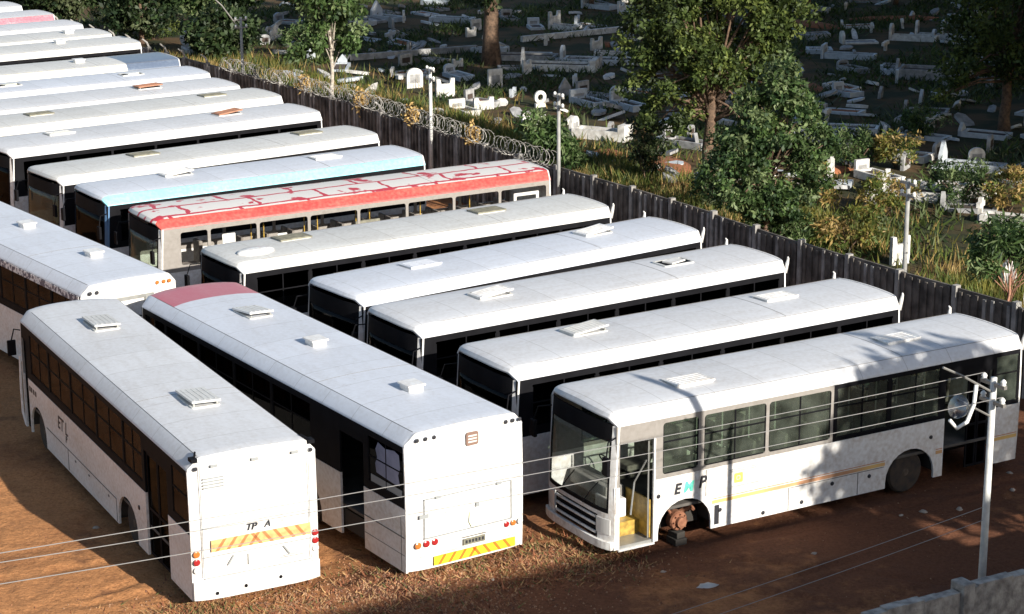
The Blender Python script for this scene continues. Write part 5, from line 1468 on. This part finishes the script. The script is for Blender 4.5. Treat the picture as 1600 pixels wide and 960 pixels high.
# prominent graves, one by one (photo pixel of the headstone's foot)
G(1348, 275, -62, 'bright white box headstone heading a long kerbed grave in the sunlit strip', stone='block', sh=0.62, sw=0.62, L=2.0, m_='gwhite')
G(1385, 306, -25, 'large whitewashed grave with notched headstone and heavy foot block beside the thin wall pole', stone='notch', sh=0.9, sw=1.0, L=2.5, W=1.1, kerb_h=0.35, foot=True)
G(1458, 300, -25, 'long white kerb with dark infill right of the thin wall pole', stone='none', L=2.2, W=1.0, kerb_h=0.35)
G(1362, 322, -40, 'short pointed white marker at the left end of the large whitewashed grave', stone='point', sh=0.75, sw=0.8, kerb=False)
G(1476, 262, -25, 'grave with painted bluish shade, an onion-shaped pointed headstone and long kerb at right', stone='point', sh=1.05, sw=0.95, L=2.3, m_='gblue')  # the bluish shade on this grave is put into its colour
G(1535, 345, -28, 'white grave with stubby cross and long kerb running to the right edge', stone='cross', sh=0.8, sw=0.6, L=2.8, foot=False)
G(1408, 414, -60, 'white notched headstone just over the wall beside the thin pole', stone='notch', sh=0.9, m_='gwhite', kerb=False)
G(1578, 456, -60, 'small rounded white headstone just over the wall at the right edge', stone='arch', sh=0.95, sw=0.5, kerb=False)
G(900, 213, -28, 'rounded white headstone on a kerbed grave with a bright foot block in the centre', stone='arch', sh=0.85, sw=0.7, L=2.1, m_='gwhite', foot=True, kerb_h=0.4)
G(820, 108, -12, 'long white grave with leaning slab headstone at the upper centre', stone='point', sh=1.1, sw=0.5, L=3.4, W=1.3, kerb_h=0.35, foot=True)
G(775, 92, -12, 'white pointed marker with a grey kerb just right of the thick dark trunk', stone='point', sh=1.1, sw=0.8, L=3.2, W=1.2, m_='ggrey')
G(649, 138, -60, 'upright rounded grey headstone with white border left of the white pole', stone='arch', sh=0.95, sw=0.85, kerb=False)
G(697, 152, -60, 'white notched headstone right of the white insulator pole', stone='notch', sh=0.85, sw=0.95, kerb=False)
G(775, 138, -60, 'leaning grey white headstone in the shade above the sunlit weeds', stone='block', sh=0.9, sw=0.75, kerb=False)
G(757, 172, -60, 'low bright white tomb top in the sunlit weeds', stone='notch', sh=0.55, sw=1.0, kerb=False)
G(715, 176, -60, 'small whitewashed grave by the razor wire', stone='block', sh=0.6, sw=0.8, L=1.4)
G(845, 168, -60, 'white ring headstone over a grave behind the shrub', stone='ring', sh=1.05, sc=0.72, kerb=False)
G(830, 200, -60, 'whitish tilted headstone left of the leafy shrub', stone='block', sh=0.7, sw=0.8, kerb=False)
G(884, 152, -60, 'grey pointed headstone behind the thin weathered pole', stone='point', sh=0.9, sw=0.6, kerb=False, m_='ggrey')
G(905, 160, -60, 'lilac grey low tomb left of the tall olive tree', stone='block', sh=0.6, sw=0.9, m_='gblue')
G(965, 165, -60, 'pale green white headstone at the left edge of the tall olive crown', stone='arch', sh=0.9, sw=0.7, m_='gblue')
G(882, 98, -12, 'blue grey tiled tomb behind the long white grave', stone='arch', sh=0.9, sw=1.0, L=2.8, W=1.2, m_='gblue')
G(868, 45, -40, 'white topped round monument near the top centre', stone='notch', sh=1.0, sw=1.0, L=1.6)
G(920, 12, -40, 'pale twin headstone at the top edge', stone='block', sh=0.8, sw=1.2, m_='gblue')
G(295, 82, -60, 'ring-shaped white headstone beside the farthest bus rears', stone='ring', sh=1.15, kerb=True, L=1.2)
G(362, 72, -60, 'low white domed tomb left of the lamp pole', stone='arch', sh=0.6, sw=1.2, kerb=False)
G(432, 64, -60, 'white pointed headstone right of the lamp pole', stone='point', sh=0.95, sw=0.7, kerb=False)
G(415, 70, -60, 'small grey rounded headstone right of the lamp pole', stone='arch', sh=0.55, sw=0.6, kerb=False, m_='ggrey')
G(338, 90, -60, 'low white slab on the ground by the wall at upper left', stone='block', sh=0.35, sw=0.8, kerb=False)
G(1405, 120, -20, 'grey roofed long tomb in deep shade at upper right', stone='point', sh=0.9, sw=0.8, L=3.4, W=1.6, kerb_h=0.5, m_='ggrey')
G(1290, 90, -20, 'violet grey tomb in shade right of the tall olive tree', stone='block', sh=0.7, sw=1.1, L=2.6, m_='gblue')
G(1395, 62, -20, 'white marker among sunlit mounds near the top right', stone='arch', sh=0.9, sw=0.9, L=2.4)
G(1475, 62, -20, 'pale blue rounded headstone near the dark tree at the top right', stone='arch', sh=1.1, sw=0.8, L=2.0, m_='gblue')
G(1435, 60, -20, 'pale rounded twin headstone in the upper right shade', stone='arch', sh=1.0, sw=0.7, L=2.0)
G(1275, 205, -15, 'long low blue grey slab right of the leafy tree', stone='none', L=2.6, W=1.0, m_='gblue')
G(1245, 155, -15, 'grey box tomb right of the leafy tree crown', stone='block', sh=0.8, sw=0.9, m_='gblue', kerb=False)
G(1245, 18, -20, 'bright white tomb at the top edge right of the tall tree', stone='arch', sh=1.0, sw=1.2, L=2.0)
G(1205, 285, -35, 'white slab glimpsed through the leafy tree', stone='block', sh=0.5, sw=0.9, L=1.6)
G(1045, 225, -40, 'pale grey headstone with kerb under the tall olive tree', stone='block', sh=0.8, sw=0.5, m_='ggrey')
G(590, 30, -40, 'pale blue grey headstone right of the young tree crown', stone='point', sh=1.1, sw=0.9, m_='gblue')
G(675, 33, -20, 'pale slab grave at the top left of the thick trunk', stone='none', L=2.6, W=1.0, m_='gblue')
G(635, 103, -50, 'dim grey marker in the deep shade above the grassy bank', stone='block', sh=0.6, sw=0.8, m_='ggrey', kerb=False)
# low wall-like kerbs
for (u0, v0, u1, v1, lab, m_) in ((815, 66, 1003, 47, 'long white kerb wall running through the shade at the top centre', 'gwhite'), (535, 96, 745, 80, 'thin grey kerb in deep shade left of the thick dark trunk', 'ggrey')):
    a = back(u0, v0); b2 = back(u1, v1); d = b2 - a
    q = MB(); q.box(0, d.length, -0.12, 0.12, 0, 0.32); o = q.build('kerb_wall', M[m_], bevel=0.02); o.location = a; o.rotation_euler.z = math.atan2(d.y, d.x)
    tag(o, lab, 'kerb')
# reddish soil mounds
for i, (u, v, a, b2, lab) in enumerate(((930, 242, 1.4, 0.9, 'rust orange soil mound beside the shrub above the red-roofed bus'), (1035, 262, 1.7, 1.1, 'large rust orange soil mound left of the leafy tree'), (1290, 270, 1.2, 0.5, 'orange soil mound right of the leafy tree'),
        (1060, 292, 1.6, 0.6, 'long orange mound close behind the wall above the third bus'), (1265, 138, 1.6, 0.6, 'red mound glowing in the shade right of the leafy tree'), (945, 72, 0.7, 0.5, 'small orange mound at the top centre'), (1270, 40, 2.2, 0.9, 'sunlit sandy mound near the top edge right of the tall tree'), (1400, 30, 2.6, 1.0, 'sunlit yellowish mound at the top right'),
        (325, 62, 0.8, 0.5, 'rusty cone-shaped mound beside the ring-shaped headstone'))):
    lump('soil_mound', u, v, a * 1.15, b2, 0.24, 'grust', lab, 'mound', 50 + i, 'soil mounds in the cemetery')
# background graves
rg = random.Random(77)
desc_m = {'gwhite': 'white', 'ggrey': 'grey', 'gblue': 'blue'}
cnt = 0
placed = []
for k in range(900):
    if cnt >= 150: break
    u = rg.uniform(420, 1620); v = rg.uniform(-6, 330)
    x, y = gp(u, v)
    s = x * 0.842 + y * 0.539
    if s < 47.0 or y > 133: continue
    if any((x - a) ** 2 + (y - b2) ** 2 < 1.9 ** 2 for a, b2 in placed): continue
    if s < 53 and rg.random() < 0.75: continue
    placed.append((x, y))
    st_ = rg.choice(['arch', 'none', 'block', 'cross', 'point', 'none', 'notch']); m_ = rg.choice(['gwhite', 'ggrey', 'ggrey', 'gblue'])
    row_ = ('at the very top' if v < 40 else 'upper cemetery' if v < 110 else 'middle cemetery' if v < 190 else 'near cemetery')
    col_ = ('left of dark trunk' if u < 750 else 'left of olive tree' if u < 960 else 'behind the tall olive tree' if u < 1240 else 'right of the leafy tree' if u < 1440 else 'near dense dark tree')
    shp = {'arch': 'rounded headstone', 'block': 'square headstone', 'cross': 'cross', 'point': 'pointed headstone', 'none': 'bare kerb', 'notch': 'notched headstone'}[st_]
    kb = st_ == 'none' or rg.random() < 0.45
    lab = f"{desc_m[m_]} grave with {shp}, {row_}, {col_}"
    gt = grave(x, y, radians(rg.gauss(-25, 24)), lab, stone=st_, m_=m_, sh=rg.uniform(0.35, 0.75), sw=rg.uniform(0.45, 0.8), L=rg.uniform(1.2, 2.0), kerb=kb, kerb_h=rg.uniform(0.10, 0.26),
          fill=rg.choice(['gdark', 'gdark', 'grust', 'ggrey']), group='small graves, ' + row_)
    gt.rotation_euler.x = rg.gauss(0, 0.04); gt.rotation_euler.y = rg.gauss(0, 0.04)
    cnt += 1
protos = []
for k in range(6):
    b = MB(); r_ = random.Random(900 + k); L_, W_, H_ = r_.uniform(0.6, 1.3), r_.uniform(0.3, 0.6), r_.uniform(0.08, 0.28)
    pts = [(L_ / 2 * cos(a) * r_.uniform(0.8, 1.1), W_ / 2 * sin(a) * r_.uniform(0.8, 1.1)) for a in [2 * pi * q / 7 for q in range(7)]]
    b.panel([pts], lambda u, v, d: (u, v, H_ + 0.25 * u - d), H_ * 0.7)
    protos.append((b, ['gwhite', 'ggrey', 'gblue', 'gwhite', 'ggrey', 'gblue'][k]))
pm = []
for b, m_ in protos:
    o = b.build('grave_marker', M[m_]); COL.objects.unlink(o); pm.append((o, m_))
nb = 0; used_l = {}
for k in range(3000):
    if nb >= 190: break
    u = rg.uniform(420, 1620); v = rg.uniform(-4, 300); x, y = gp(u, v); s_ = x * 0.842 + y * 0.539
    if s_ < 44.5 or any((x - a) ** 2 + (y - b2) ** 2 < 1.1 ** 2 for a, b2 in placed): continue
    placed.append((x, y)); src, m_ = rg.choice(pm)
    o = src.copy(); COL.objects.link(o); o.location = (x, y, 0.0); o.rotation_euler = (rg.gauss(0, 0.15), rg.gauss(0, 0.15), rg.uniform(0, 6.28)); sc_ = rg.uniform(0.7, 1.3); o.scale = (sc_, sc_, sc_)
    row_ = ('along the top' if v < 40 else 'upper cemetery' if v < 110 else 'middle cemetery' if v < 190 else 'near cemetery')
    col_ = ('left of the dark trunk' if u < 750 else 'left of the olive tree' if u < 960 else 'behind the olive tree' if u < 1240 else 'right of the leafy tree' if u < 1440 else 'by the dense tree')
    tag(o, f"broken {desc_m[m_]} marker stone, {row_}, {col_}", 'grave marker', 'broken markers ' + row_ + ' ' + col_); nb += 1
for o, m_ in pm: bpy.data.objects.remove(o)
print('graves', cnt, 'objects', len(bpy.data.objects))

# graves of the same look are told apart by their order across the picture
_seen = {}
for _o in bpy.data.objects:
    if _o.parent is None and _o.get('category') in ('grave', 'grave marker'): _seen.setdefault(_o['label'], []).append(_o)
for _l, _os in _seen.items():
    if len(_os) > 1:
        _os.sort(key=lambda o: o.location.x / o.location.y)
        _w = {2: ['left one', 'right one'], 3: ['left one', 'middle one', 'right one'], 4: ['leftmost', 'second one', 'third one', 'rightmost']}.get(len(_os))
        if _w is None: _w = ['number %d from left' % (k + 1) for k in range(len(_os))]
        for _o, _t in zip(_os, _w): _o['label'] = _l + ', ' + _t
